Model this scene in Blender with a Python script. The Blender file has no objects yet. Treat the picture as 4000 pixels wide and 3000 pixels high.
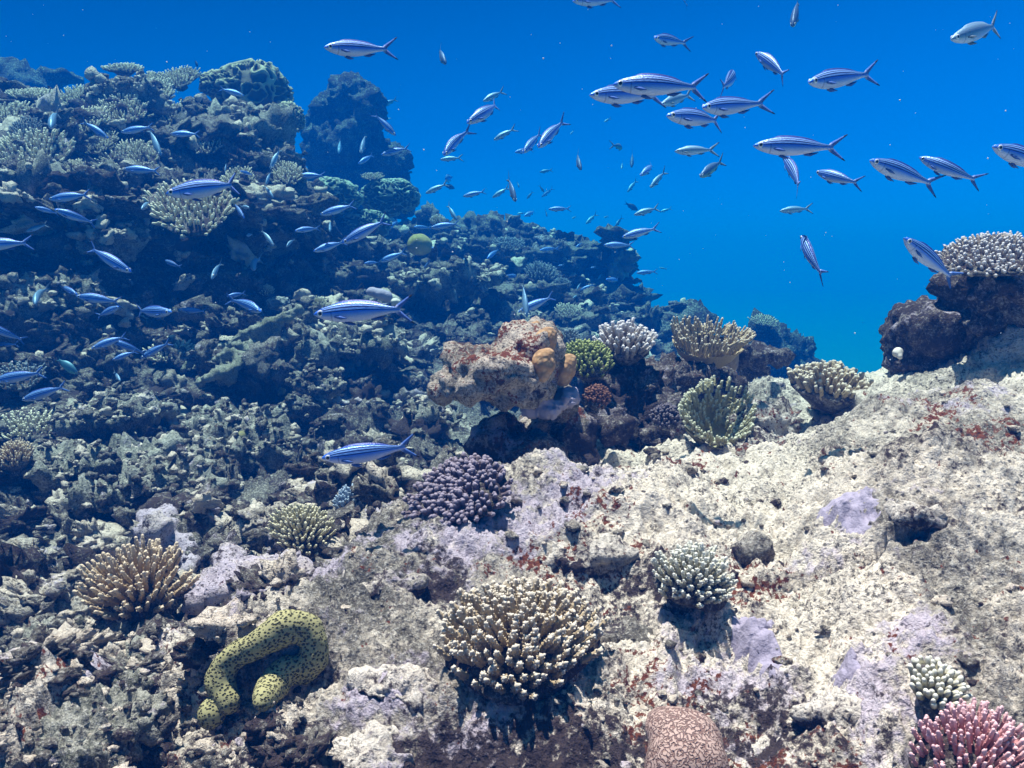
import bpy, math, random, time
import numpy as np
from mathutils import Vector, Matrix, Euler
T0 = time.time()
scene = bpy.context.scene
col = scene.collection
R = math.radians

# ------------------------------------------------------------------ camera
FPX, PITCH = 3464.0, R(-8.0)
cam_d = bpy.data.cameras.new("camera")
cam_d.sensor_width = 36.0
cam_d.lens = 36.0 * FPX / 4000.0
cam_d.clip_start, cam_d.clip_end = 0.05, 300.0
cam = bpy.data.objects.new("camera", cam_d)
col.objects.link(cam)
cam.rotation_euler = (R(90) + PITCH, 0, 0)
scene.camera = cam
CP, SP = math.cos(PITCH), math.sin(PITCH)

def P(px, py, d):
    """point of the reef seen at photo pixel (px, py), d metres out along the view axis"""
    x = (px - 2000.0) / FPX * d
    v = (1500.0 - py) / FPX * d
    return Vector((x, d * CP - v * SP, v * CP + d * SP))

# ------------------------------------------------------------------ sky / ambient light under water
SUN_AZ, SUN_EL = R(310), R(79)      # azimuth clockwise from +Y (view direction)
sun_dir = Vector((math.sin(SUN_AZ) * math.cos(SUN_EL), math.cos(SUN_AZ) * math.cos(SUN_EL), math.sin(SUN_EL)))
world = bpy.data.worlds.new("World")
scene.world = world
world.use_nodes = True
wt = world.node_tree
for n in list(wt.nodes):
    wt.nodes.remove(n)
def wn(t, **k):
    n = wt.nodes.new(t)
    for a, v in k.items():
        setattr(n, a, v)
    return n
w_out = wn('ShaderNodeOutputWorld')
w_bg = wn('ShaderNodeBackground'); w_bg.inputs['Strength'].default_value = 1.0
w_bg2 = wn('ShaderNodeBackground'); w_bg2.inputs['Strength'].default_value = 0.05
w_sky = wn('ShaderNodeTexSky', sky_type='NISHITA', sun_disc=False)
w_sky.sun_elevation = SUN_EL
w_sky.sun_rotation = SUN_AZ
w_geo = wn('ShaderNodeTexCoord')
w_sep = wn('ShaderNodeSeparateXYZ')
wt.links.new(w_geo.outputs['Generated'], w_sep.inputs[0])
w_map = wn('ShaderNodeMapRange')
w_map.inputs['From Min'].default_value = -1; w_map.inputs['From Max'].default_value = 1
wt.links.new(w_sep.outputs['Z'], w_map.inputs[0])
w_ramp = wn('ShaderNodeValToRGB')
cr = w_ramp.color_ramp
WATER = [(0.0, (0.000, 0.002, 0.012)), (0.35, (0.000, 0.006, 0.04)), (0.46, (0.0002, 0.125, 0.43)), (0.50, (0.0002, 0.110, 0.40)),
         (0.56, (0.0002, 0.070, 0.29)), (0.63, (0.0, 0.045, 0.195)), (0.70, (0.0, 0.022, 0.09)), (1.0, (0.0, 0.022, 0.09))]
while len(cr.elements) < len(WATER):
    cr.elements.new(0.5)
for e, (p_, c_) in zip(cr.elements, WATER):
    e.position = p_; e.color = (*c_, 1)
wt.links.new(w_map.outputs[0], w_ramp.inputs[0])
# open sea to the right is a little brighter than the reef side
w_azi = wn('ShaderNodeMapRange')
w_azi.inputs['From Min'].default_value = -1; w_azi.inputs['From Max'].default_value = 1
w_azi.inputs['To Min'].default_value = 0.42; w_azi.inputs['To Max'].default_value = 1.45
wt.links.new(w_sep.outputs['X'], w_azi.inputs[0])
w_mul = wn('ShaderNodeMix', data_type='RGBA', blend_type='MULTIPLY'); w_mul.inputs[0].default_value = 1.0
w_bk = wn('ShaderNodeMapRange', interpolation_type='SMOOTHSTEP')      # water behind the camera dimmed to deepen contrast; no reef stands there
w_bk.inputs['From Min'].default_value = -.7; w_bk.inputs['From Max'].default_value = .35
w_bk.inputs['To Min'].default_value = 0.16; w_bk.inputs['To Max'].default_value = 1.0
wt.links.new(w_sep.outputs['Y'], w_bk.inputs[0])
w_ab = wn('ShaderNodeMath', operation='MULTIPLY')
wt.links.new(w_azi.outputs[0], w_ab.inputs[0]); wt.links.new(w_bk.outputs[0], w_ab.inputs[1])
wt.links.new(w_ramp.outputs[0], w_mul.inputs[6]); wt.links.new(w_ab.outputs[0], w_mul.inputs[7])
wt.links.new(w_mul.outputs[2], w_bg.inputs['Color'])
# the window of daylight overhead that the water surface lets through, filtered by the water
w_win = wn('ShaderNodeMapRange', interpolation_type='SMOOTHSTEP')
w_win.inputs['From Min'].default_value = 0.58; w_win.inputs['From Max'].default_value = 0.80
wt.links.new(w_sep.outputs['Z'], w_win.inputs[0])
w_tint = wn('ShaderNodeMix', data_type='RGBA', blend_type='MULTIPLY'); w_tint.inputs[0].default_value = 1.0
w_tint.inputs[7].default_value = (0.75, 0.95, 1.0, 1)
wt.links.new(w_sky.outputs[0], w_tint.inputs[6])
wt.links.new(w_tint.outputs[2], w_bg2.inputs['Color'])
w_mix = wn('ShaderNodeMixShader')
wt.links.new(w_win.outputs[0], w_mix.inputs[0])
wt.links.new(w_bg.outputs[0], w_mix.inputs[1])
wt.links.new(w_bg2.outputs[0], w_mix.inputs[2])
wt.links.new(w_mix.outputs[0], w_out.inputs['Surface'])

sun_d = bpy.data.lights.new("sun", 'SUN')
sun_d.energy = 5.0
sun_d.angle = R(0.5)
sun_d.color = (1.0, 0.57, 0.565)
sun = bpy.data.objects.new("sun", sun_d)
col.objects.link(sun)
sun.rotation_euler = sun_dir.to_track_quat('Z', 'Y').to_euler()

scene.view_settings.view_transform = 'Standard'
scene.view_settings.look = 'None'
scene.view_settings.exposure = 1.45
scene.view_settings.gamma = 1.0
scene.render.engine = 'CYCLES'
cy = scene.cycles
cy.max_bounces = 5; cy.diffuse_bounces = 1; cy.glossy_bounces = 2; cy.transmission_bounces = 2
cy.volume_bounces = 0; cy.transparent_max_bounces = 6
cy.sample_clamp_indirect = 4.0
cy.caustics_reflective = False; cy.caustics_refractive = False
cy.use_denoising = True
try:
    cy.denoiser = 'OPENIMAGEDENOISE'
    cy.denoising_input_passes = 'RGB_ALBEDO_NORMAL'
    cy.denoising_prefilter = 'ACCURATE'
except Exception:
    pass

# ------------------------------------------------------------------ numpy noise
rng = np.random.default_rng(7)
_perm = rng.permutation(256).astype(np.int64)
_perm = np.concatenate([_perm, _perm, _perm])
_g = rng.normal(size=(256, 3)); _g /= np.linalg.norm(_g, axis=1)[:, None]
_g = _g.astype(np.float32)
def perlin(p):
    p = np.asarray(p, dtype=np.float32)
    i = np.floor(p).astype(np.int64)
    f = p - i
    i &= 255
    u = f * f * f * (f * (f * 6 - 15) + 10)
    res = 0
    for dx in (0, 1):
        wx = u[:, 0] if dx else 1 - u[:, 0]
        a = _perm[i[:, 0] + dx]
        for dy in (0, 1):
            wy = wx * (u[:, 1] if dy else 1 - u[:, 1])
            b = _perm[a + i[:, 1] + dy]
            for dz in (0, 1):
                w = wy * (u[:, 2] if dz else 1 - u[:, 2])
                g = _g[_perm[b + i[:, 2] + dz]]
                d = g[:, 0] * (f[:, 0] - dx) + g[:, 1] * (f[:, 1] - dy) + g[:, 2] * (f[:, 2] - dz)
                res = res + w * d
    return res * 1.5
def fbm(p, n=4, gain=0.5, lac=2.07):
    a, s = 1.0, 0
    p = np.asarray(p, dtype=np.float32)
    for k in range(n):
        s = s + a * perlin(p + 17.3 * k)
        p = p * lac; a *= gain
    return s
def billow(p):
    """rounded knobs with creases between them, 0..1"""
    return np.abs(perlin(p)) * 1.6
def worley(p):
    """distance to the nearest scattered cell point, F1 and a random value of that cell"""
    p = np.asarray(p, dtype=np.float32)
    i = np.floor(p).astype(np.int64)
    best = np.full(len(p), 9.0, np.float32); cell = np.zeros(len(p), np.int64)
    for dx in (-1, 0, 1):
        for dy in (-1, 0, 1):
            for dz in (-1, 0, 1):
                c = i + np.array([dx, dy, dz])
                h = _perm[_perm[_perm[c[:, 0] & 255] + (c[:, 1] & 255)] + (c[:, 2] & 255)]
                o = _g[h] * 0.42 + 0.5
                q = c + o - p
                d = (q * q).sum(1)
                m = d < best
                best = np.where(m, d, best); cell = np.where(m, h, cell)
    return np.sqrt(best), cell / 255.0

# ------------------------------------------------------------------ mesh helpers
def make_mesh(name, verts, faces, mat=None, attrs=None, smooth=True, uv=None):
    """verts (N,3); faces: (M,4)/(M,3) array or list of such arrays"""
    me = bpy.data.meshes.new(name)
    verts = np.ascontiguousarray(verts, dtype=np.float32)
    if not isinstance(faces, list):
        faces = [faces]
    faces = [np.asarray(f, dtype=np.int32) for f in faces if len(f)]
    loops = np.concatenate([f.ravel() for f in faces])
    sizes = np.concatenate([np.full(len(f), f.shape[1], np.int32) for f in faces])
    starts = np.concatenate([[0], np.cumsum(sizes)[:-1]]).astype(np.int32)
    me.vertices.add(len(verts)); me.vertices.foreach_set('co', verts.ravel())
    me.loops.add(len(loops)); me.loops.foreach_set('vertex_index', loops)
    me.polygons.add(len(sizes)); me.polygons.foreach_set('loop_start', starts)
    if smooth:
        me.polygons.foreach_set('use_smooth', np.ones(len(sizes), dtype=bool))
    for k, v in (attrs or {}).items():
        v = np.ascontiguousarray(v, dtype=np.float32)
        if v.ndim == 2:
            a = me.attributes.new(k, 'FLOAT_COLOR', 'POINT')
            if v.shape[1] == 3:
                v = np.concatenate([v, np.ones((len(v), 1), np.float32)], 1)
            a.data.foreach_set('color', v.ravel())
        else:
            a = me.attributes.new(k, 'FLOAT', 'POINT'); a.data.foreach_set('value', v)
    me.update(calc_edges=True)
    me.validate()
    if mat:
        me.materials.append(mat)
    return me
def link(name, me, parent=None, loc=None):
    o = bpy.data.objects.new(name, me)
    col.objects.link(o)
    if parent is not None:
        o.parent = parent
    if loc is not None:
        o.location = loc
    return o
def tag(o, label=None, cat=None, group=None, kind=None):
    if label: o['label'] = label
    if cat: o['category'] = cat
    if group: o['group'] = group
    if kind: o['kind'] = kind
    return o
class MB:
    """collects pieces into one mesh"""
    def __init__(s):
        s.v = []; s.f4 = []; s.f3 = []; s.a = {}; s.n = 0
    def add(s, v, f4=None, f3=None, **attrs):
        v = np.asarray(v, np.float32)
        if f4 is not None and len(f4): s.f4.append(np.asarray(f4) + s.n)
        if f3 is not None and len(f3): s.f3.append(np.asarray(f3) + s.n)
        s.v.append(v)
        for k, x in attrs.items():
            x = np.asarray(x, np.float32)
            if x.ndim == 0: x = np.full(len(v), x)
            if x.ndim == 1 and len(x) != len(v): x = np.tile(x, (len(v), 1))
            s.a.setdefault(k, []).append(x)
        s.n += len(v)
    def mesh(s, name, mat=None, center=None):
        v = np.concatenate(s.v)
        if center is not None: v = v - np.asarray(center, np.float32)
        fs = []
        if s.f4: fs.append(np.concatenate(s.f4))
        if s.f3: fs.append(np.concatenate(s.f3))
        return make_mesh(name, v, fs, mat, {k: np.concatenate(x) for k, x in s.a.items()})
_ico = {}
def ico(sub):
    if sub not in _ico:
        import bmesh
        bm = bmesh.new(); bmesh.ops.create_icosphere(bm, subdivisions=sub, radius=1.0)
        v = np.array([x.co[:] for x in bm.verts], np.float32)
        f = np.array([[q.index for q in t.verts] for t in bm.faces], np.int32)
        bm.free(); _ico[sub] = (v, f)
    return _ico[sub]
def grid_faces(nu, nv, wrap_u=False):
    """quads of a (nv rows, nu cols) grid"""
    c = np.arange(nu if wrap_u else nu - 1); r = np.arange(nv - 1)
    C, Rw = np.meshgrid(c, r)
    a = Rw * nu + C; b = Rw * nu + (C + 1) % nu
    return np.stack([a, b, b + nu, a + nu], -1).reshape(-1, 4)
def frame(d):
    d = np.asarray(d, float); d = d / np.linalg.norm(d)
    h = np.array([0, 0, 1.0]) if abs(d[2]) < 0.9 else np.array([1.0, 0, 0])
    a = np.cross(h, d); a /= np.linalg.norm(a)
    return a, np.cross(d, a), d

# ------------------------------------------------------------------ material helpers
class NT:
    def __init__(s, name):
        s.m = bpy.data.materials.new(name); s.m.use_nodes = True
        s.t = s.m.node_tree
        s.b = s.t.nodes['Principled BSDF']
        s.tc = None
    def n(s, t, **k):
        x = s.t.nodes.new(t)
        for a, v in k.items(): setattr(x, a, v)
        return x
    def l(s, a, b): s.t.links.new(a, b)
    def obj(s):
        if s.tc is None: s.tc = s.n('ShaderNodeTexCoord')
        return s.tc.outputs['Object']
    def noise(s, scale, detail=4, rough=0.55, vec=None, dist=0.0, off=None):
        x = s.n('ShaderNodeTexNoise'); x.inputs['Scale'].default_value = scale
        x.inputs['Detail'].default_value = detail; x.inputs['Roughness'].default_value = rough
        x.inputs['Distortion'].default_value = dist
        v = vec or s.obj()
        if off:
            mp = s.n('ShaderNodeMapping'); mp.inputs['Location'].default_value = off
            s.l(v, mp.inputs[0]); v = mp.outputs[0]
        s.l(v, x.inputs['Vector'])
        return x.outputs['Fac']
    def voro(s, scale, feature='F1', vec=None, smooth=None):
        x = s.n('ShaderNodeTexVoronoi', feature=feature); x.inputs['Scale'].default_value = scale
        s.l(vec or s.obj(), x.inputs['Vector'])
        return x.outputs['Distance']
    def ramp(s, fac, lo, hi, smooth=True):
        x = s.n('ShaderNodeMapRange', interpolation_type='SMOOTHSTEP' if smooth else 'LINEAR')
        x.inputs['From Min'].default_value = lo; x.inputs['From Max'].default_value = hi
        if isinstance(fac, (int, float)): x.inputs[0].default_value = fac
        else: s.l(fac, x.inputs[0])
        return x.outputs[0]
    def math(s, op, a, b=0.0):
        x = s.n('ShaderNodeMath', operation=op)
        for i, v in enumerate((a, b)):
            if isinstance(v, (int, float)): x.inputs[i].default_value = v
            else: s.l(v, x.inputs[i])
        return x.outputs[0]
    def mix(s, fac, a, b, blend='MIX'):
        x = s.n('ShaderNodeMix', data_type='RGBA', blend_type=blend)
        for i, v in ((0, fac), (6, a), (7, b)):
            if isinstance(v, (int, float)): x.inputs[i].default_value = v
            elif isinstance(v, tuple): x.inputs[i].default_value = (*v, 1)
            else: s.l(v, x.inputs[i])
        return x.outputs[2]
    def attr(s, name, out='Fac'):
        x = s.n('ShaderNodeAttribute', attribute_name=name)
        return x.outputs[out]
    def bump(s, h, strength=0.5, dist=0.01, prev=None):
        x = s.n('ShaderNodeBump'); x.inputs['Strength'].default_value = strength
        x.inputs['Distance'].default_value = dist
        s.l(h, x.inputs['Height'])
        if prev is not None: s.l(prev, x.inputs['Normal'])
        return x.outputs['Normal']
    def done(s, color, rough=0.85, normal=None, spec=0.2, metal=0.0):
        if isinstance(color, tuple): s.b.inputs['Base Color'].default_value = (*color, 1)
        else: s.l(color, s.b.inputs['Base Color'])
        if isinstance(rough, (int, float)): s.b.inputs['Roughness'].default_value = rough
        else: s.l(rough, s.b.inputs['Roughness'])
        s.b.inputs['Specular IOR Level'].default_value = spec
        s.b.inputs['Metallic'].default_value = metal
        if normal is not None: s.l(normal, s.b.inputs['Normal'])
        return s.m

def rock_material(name, pale=(.64, .595, .53), turf=(.130, .118, .098), lilac=(.46, .37, .44), rust=(.12, .034, .018), dark=(.028, .022, .03),
                  turf_amt=.5, lilac_amt=.12, rust_amt=.1, dark_amt=.2, attrs=False, scale=1.0):
    """limestone with its algal turf, coralline crusts and rusty and black encrusting growth"""
    m = NT(name)
    big = m.noise(2.3 * scale, 3, .55)
    mid = m.noise(9 * scale, 5, .65, off=(3, 1, 7))
    fine = m.noise(48 * scale, 5, .7, off=(9, 4, 2))
    vf = m.noise(170 * scale, 3, .7, off=(1, 8, 2))
    def thr(base, amt, w, extra=None):
        v = base
        if extra is not None: v = m.math('ADD', base, extra)
        return m.ramp(v, .66 - amt * .34 - w, .66 - amt * .34 + w)
    t_in = m.math('ADD', m.math('MULTIPLY', big, .35), m.math('ADD', m.math('MULTIPLY', mid, .35), m.math('MULTIPLY', fine, .3)))
    ex = {}
    if attrs:
        for k in ('turf', 'rust', 'dark', 'lilac'):
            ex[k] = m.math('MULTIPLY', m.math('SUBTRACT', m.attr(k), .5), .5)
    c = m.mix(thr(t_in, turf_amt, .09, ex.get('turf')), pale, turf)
    c = m.mix(m.math('MULTIPLY', m.ramp(vf, .45, .70), .75), c, m.mix(.6, c, (.80, .77, .70)))
    grit = m.noise(120 * scale, 4, .75, off=(31, 8, 2))
    gmask = m.ramp(m.noise(4.2 * scale, 3, .6, off=(11, 48, 2)), .40, .62)
    c = m.mix(m.math('MULTIPLY', m.math('MULTIPLY', m.ramp(grit, .49, .38), gmask), .9), c, (.05, .045, .04))
    l_in = m.math('ADD', m.math('MULTIPLY', m.noise(6 * scale, 4, .6, off=(20, 3, 5)), .6), m.math('MULTIPLY', fine, .4))
    c = m.mix(m.math('MULTIPLY', thr(l_in, lilac_amt, .05, ex.get('lilac')), .85), c, m.mix(vf, lilac, (.60, .56, .66)))
    r_in = m.math('ADD', m.math('MULTIPLY', m.noise(19 * scale, 5, .65, off=(40, 13, 5)), .55), m.math('MULTIPLY', m.noise(110 * scale, 3, .6, off=(4, 3, 5)), .45))
    c = m.mix(thr(r_in, rust_amt, .025, ex.get('rust')), c, m.mix(vf, rust, (.20, .065, .03)))
    d_in = m.math('ADD', m.math('MULTIPLY', m.noise(9 * scale, 6, .68, off=(70, 3, 55)), .5), m.math('MULTIPLY', m.noise(62 * scale, 5, .7, off=(4, 33, 5)), .5))
    c = m.mix(thr(d_in, dark_amt, .045, ex.get('dark')), c, m.mix(vf, dark, (.07, .05, .045)))
    # speckle of sand grains and pinholes
    pin = m.voro(85 * scale)
    c = m.mix(m.math('MULTIPLY', m.ramp(pin, .22, .12), .75), c, (.05, .045, .04))
    nrm = m.bump(fine, .8, .014 / scale)
    nrm = m.bump(vf, .9, .006 / scale, nrm)
    nrm = m.bump(m.ramp(pin, .10, .35), .5, .005 / scale, nrm)
    return m.done(c, .9, nrm, .15)
# ------------------------------------------------------------------ terrain: one reef sheet, slope and platform
CTRL = [  # (photo x, photo y, metres) read off the photograph, shaped in world space below
 # foreground platform
 (2000, 2990, .95), (2600, 2990, .95), (3200, 2990, .95), (3990, 2990, .95), (1400, 2990, 1.0), (700, 2990, 1.1), (50, 2990, 1.2),
 (2000, 2700, 1.12), (2000, 2300, 1.45), (2200, 2000, 1.8), (2300, 1800, 2.05), (2500, 1650, 2.4), (2800, 1510, 2.7), (3230, 1560, 2.6),
 (3600, 1360, 2.55), (3990, 1290, 2.35), (3900, 1800, 1.7), (3400, 1900, 1.7), (3900, 2400, 1.25), (3300, 2450, 1.3), (2750, 2150, 1.55),
 (3150, 1700, 2.15), (2900, 1420, 2.75), (3000, 1480, 2.7), (3110, 1530, 2.65), (3600, 1600, 2.05),
 # near left slope
 (1500, 2300, 1.5), (1000, 2500, 1.35), (600, 2700, 1.3), (300, 2400, 1.65), (100, 2900, 1.25), (1100, 2150, 1.85), (1400, 1960, 2.5),
 (1000, 1900, 2.6), (500, 2000, 2.3), (100, 2100, 2.1), (100, 1800, 2.9), (600, 1700, 3.1), (1300, 1650, 3.4), (1650, 1600, 3.6), (1600, 1780, 3.0),
 (300, 1450, 3.4), (900, 1380, 3.8), (1400, 1380, 4.2), (1850, 1380, 4.6), (300, 1250, 3.8), (800, 1180, 4.2), (1300, 1180, 4.8), (1850, 1230, 5.3), (2250, 1280, 5.8),
 # the wall under the crest and the crest
 (300, 950, 4.05), (800, 960, 4.3), (300, 760, 4.3), (800, 830, 4.5), (50, 640, 4.3), (600, 560, 5.1), (300, 420, 5.3), (100, 370, 5.5), (500, 345, 5.6), (900, 345, 5.8),
 (1050, 420, 5.6), (1080, 620, 5.2), (1130, 800, 5.0), (1150, 1000, 4.7),
 # middle ridge
 (1330, 760, 6.6), (1600, 830, 6.9), (1750, 930, 7.0), (2000, 960, 7.6), (2280, 1000, 8.2), (2440, 1070, 8.5),
 (1500, 1000, 5.6), (1850, 1080, 6.3), (2200, 1120, 7.0), (2420, 1240, 7.2), (2050, 1230, 5.7),
 (2550, 1310, 6.2), (2680, 1290, 7.0),
]
HID = [ # hidden from the photograph: world x, y, z
 (-8, 9, 1.2), (-3, 9, 1.0), (-5, 7.5, 1.35), (-1.3, 8.5, .5), (0, 10.5, 0.0), (1.3, 10.5, -1.4), (2.2, 9.5, -2.6), (3, 12, -3.4), (-8, 13, .8), (-2, 13, -.4),
 (1.7, 7.6, -2.2), (1.9, 6.0, -1.5), (2.4, 4.6, -1.6), (1.2, 3.7, -.66), (2.0, 3.6, -.95), (3.2, 3.4, -.75), (4.5, 3.0, -.3), (4, 4.5, -1.9), (6, 5, -2.2), (6, 8, -3.2),
 (0.55, 3.1, -.54), (0.7, 3.8, -.66), (.1, 3.1, -.62),
 (0, .3, -.54), (-1, .3, -.62), (1.2, .3, -.5), (-3, .5, -.66), (3, .5, -.3), (3, 1.5, -.2), (5, 1, -.1), (-4, 2, -.5), (-6, 3, -.1), (-6, 5, .7), (-8, 6, 1.1), (-4.4, 3.6, -.2),
]
cp = np.array([P(*c)[:] for c in CTRL] + HID, float)
cp[:, 2] -= (.15 + .15 * np.clip((cp[:, 1] - 6.2) / .4, 0, 1)) * np.clip((cp[:, 2] + .1) / .5, 0, 1) * (cp[:, 1] > 3.6)
def tps_fit(c, lam):
    n = len(c)
    d = np.linalg.norm(c[:, None, :2] - c[None, :, :2], axis=2)
    K = np.where(d > 0, d * d * np.log(d + 1e-12), 0) + lam * np.eye(n)
    Pm = np.concatenate([np.ones((n, 1)), c[:, :2]], 1)
    A = np.block([[K, Pm], [Pm.T, np.zeros((3, 3))]])
    return np.linalg.solve(A, np.concatenate([c[:, 2], np.zeros(3)]))
_w = tps_fit(cp, 0.02)
def base_h(x, y):
    x = np.asarray(x, float); y = np.asarray(y, float); sh = x.shape
    x = x.ravel(); y = y.ravel(); out = np.empty(len(x))
    for s in range(0, len(x), 40000):
        q = np.stack([x[s:s + 40000], y[s:s + 40000]], 1)
        d = np.sqrt(((q[:, None] - cp[None, :, :2]) ** 2).sum(2))
        K = d * d * np.log(d + 1e-12)
        out[s:s + 40000] = K @ _w[:-3] + _w[-3] + q @ _w[-2:]
    return np.maximum(out, -3.6).reshape(sh)
# the base height is smooth: sample it on a lattice and look it up from there
GX0, GX1, GY0, GY1, GS = -12.0, 9.0, 0.1, 15.0, 0.05
_gx = np.arange(GX0, GX1 + GS, GS); _gy = np.arange(GY0, GY1 + GS, GS)
_GZ = base_h(*np.meshgrid(_gx, _gy))
def H(x, y):
    u = np.clip((np.asarray(x) - GX0) / GS, 0, len(_gx) - 1.001); v = np.clip((np.asarray(y) - GY0) / GS, 0, len(_gy) - 1.001)
    i = u.astype(int); j = v.astype(int); fu = u - i; fv = v - j
    return (_GZ[j, i] * (1 - fu) + _GZ[j, i + 1] * fu) * (1 - fv) + (_GZ[j + 1, i] * (1 - fu) + _GZ[j + 1, i + 1] * fu) * fv
def sstep(a, b, x):
    t = np.clip((x - a) / (b - a), 0, 1); return t * t * (3 - 2 * t)
def platform_mask(x, y):
    """1 on the pale scoured platform, 0 on the rubble slope"""
    edge = -.20 + .26 * np.exp(-((y - 1.95) / .38) ** 2) + .10 * np.sin(y * 3.1) - .12 * (y - 1.2) * (y < 1.2)
    return sstep(edge - .22, edge + .22, x) * (1 - sstep(3.2, 4.2, y))
NA, NR = 1460, 1260
ang = np.linspace(R(-54), R(54), NA)
rad = np.geomspace(.33, 14.5, NR)
A, Rr = np.meshgrid(ang, rad)
X = (np.sin(A) * Rr).ravel(); Y = (np.cos(A) * Rr).ravel()
Z = H(X, Y)
e = .04
nx = -(H(X + e, Y) - H(X - e, Y)) / (2 * e); ny = -(H(X, Y + e) - H(X, Y - e)) / (2 * e)
N = np.stack([nx, ny, np.ones_like(nx)], 1); N /= np.linalg.norm(N, axis=1)[:, None]
p = np.stack([X, Y, Z], 1).astype(np.float32)
pm = platform_mask(X, Y).astype(np.float32)
far = sstep(3.0, 6.0, Y).astype(np.float32)
rough = 1 - .70 * pm
w1, c1 = worley(p * np.array([3.2, 3.2, 3.6]) + 3.1 + .35 * np.stack([perlin(p * 4), perlin(p * 4 + 9), perlin(p * 4 + 5)], 1))
w2, c2 = worley(p * 8.5 + 1.7)
w3, c3 = worley(p * 21 + 5.2)
disp = rough * (.016 * fbm(p * 34, 4, .6) + .10 * fbm(p * 1.7, 3) + .20 * (c1 - .45) * sstep(.75, .25, w1) + .055 * (.5 - w1) + .045 * (.5 - w2) + .05 * (c2 - .5) * sstep(.7, .3, w2) + .020 * (.5 - w3) + .018 * fbm(p * 14, 3))
disp += pm * (.034 * fbm(p * 2.6, 3) + .028 * (1 - .45 * sstep(.5, .9, X)) * fbm(p * 9, 5, .58) + .014 * (.5 - w3) * sstep(-.1, .3, perlin(p * 3.3)) - .035 * sstep(.30, .55, perlin(p * 5.2 + 4)) + .008 * fbm(p * 50, 3, .6) - .012 * sstep(.25, .5, perlin(p * 23)))
disp = disp * (1 + far * .25) - .05 * far
# the big forms of the platform: a bright mound in the middle, its worn front, the groove and the slab rising to the right
def gs(px, py, r, d):
    q = P(px, py, d); return np.exp(-((X - q.x) ** 2 + (Y - q.y) ** 2) / (r * r))
disp += pm * (.05 * gs(2480, 2080, .26, 1.72) + .02 * gs(2150, 2250, .16, 1.5) - .06 * gs(2950, 2080, .15, 1.6) - .05 * gs(3050, 2350, .14, 1.35) + .05 * gs(3600, 2200, .30, 1.35) + .05 * gs(3500, 1700, .25, 1.95)
              - .10 * sstep(1.10, .92, Y + .06 * perlin(p * 5)) * sstep(-.5, -.2, X) * sstep(.5, .25, X) + .05 * perlin(p * 2.1 + 7))
disp += .05 * sstep(.15, .6, pm) * sstep(1.2, 1.5, Y) * (1 - sstep(1.7, 2.1, Y)) - .06 * pm * sstep(1.9, 2.5, Y) + .05 * sstep(.8, 1.3, X) * sstep(1.7, 2.2, Y)
co = p + N * disp[:, None]
# rubble blocks jut out over their hollows
swirl = np.stack([perlin(p * 5.1 + 31), perlin(p * 5.1 + 47), 0 * X], 1)
co += swirl * (.05 * rough * (1 + far))[:, None]
# the wall is undercut: the crest leans out over a dark hollow
def lean(x, y, z):
    thr = np.interp(x, [-2.2, -1.2, -.4, .6, 1.4], [.18, .15, .02, -.12, -.15])
    return -.50 * sstep(thr - .10, thr + .10, z + .05 * perlin(np.stack([x * 3, y * 3, 0 * x + 3], 1))) * sstep(3.3, 4.2, y)
# lower down the slope is stepped: broken plates, each leaning out over the gap beneath it
ph_ = (co[:, 2] + .10 * perlin(p * 1.7 + 3) + .05 * perlin(p * 4.1 + 8)) / .17
saw = ph_ - np.floor(ph_); saw = sstep(0, .80, saw) * (1 - sstep(.86, 1.0, saw))
stp = (1 - pm) * sstep(1.7, 2.6, Y) * sstep(-.1, .25, perlin(p * .9 + 12) + .25)
co[:, 1] -= (.13 * stp * saw * (1 + .5 * far)).astype(np.float32)
co[:, 1] += lean(X, Y, co[:, 2])
co[:, 2] -= .09 * sstep(.1, .5, co[:, 2]) * sstep(3.3, 4.2, Y) * co[:, 2] / .9
from mathutils.bvhtree import BVHTree
_G = co.reshape(NR, NA, 3)[::3, ::3]
BVH = BVHTree.FromPolygons(_G.reshape(-1, 3).tolist(), grid_faces(_G.shape[1], _G.shape[0]).tolist())
def on_ground(x, y):
    """height of the finished reef surface"""
    h = BVH.ray_cast(Vector((x, y, 3)), Vector((0, 0, -1)))[0]
    return h.z if h else -.6
def blob_at(lst, x, y):
    m = np.zeros(len(x), np.float32)
    for (cx, cy_, r) in lst:
        m = np.maximum(m, sstep(1.25, .55, np.hypot(x - cx, y - cy_) / r))
    return m
def ground_spot(px, py):
    """where the ray of a photo pixel meets the smooth reef sheet"""
    for d in np.geomspace(.6, 14, 700):
        q = P(px, py, d)
        if q.z < H(q.x, q.y): return q
    return P(px, py, 14)
def spots(lst): return [(ground_spot(a, b).x, ground_spot(a, b).y, r) for a, b, r in lst]
wob = perlin(p * 4.5) * .10; wx = X + wob; wy = Y + perlin(p * 4.5 + 40) * .10
turf = .82 + .13 * pm + .07 * pm * (1 - sstep(-.15, .25, X)) - .05 * pm * sstep(.45, .9, X) - .52 * pm - .34 * (1 - pm) * (1 - sstep(1.6, 2.8, Y)) + .10 * blob_at(spots([(3150, 1800, .22), (3450, 1750, .25), (3750, 1850, .2), (3100, 1950, .15)]), wx, wy) - .52 * blob_at(spots([(2620, 1850, .30), (2450, 1850, .22), (2800, 2020, .22), (2950, 2350, .2), (3400, 1480, .15), (3050, 2600, .1)]), wx, wy)  # turf cleared from the clean middle rock, whitened too for its sun hot spot
rust = .44 + .08 * pm + .18 * blob_at(spots([(2950, 1620, .16), (2330, 2330, .13), (2600, 1900, .12), (3000, 2300, .10), (2750, 2700, .14), (3000, 2800, .12), (3650, 1750, .12), (3900, 1850, .12), (700, 2900, .16), (300, 2850, .22), (1000, 2950, .14), (100, 2500, .15)]), wx, wy) - .12 * far
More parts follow.
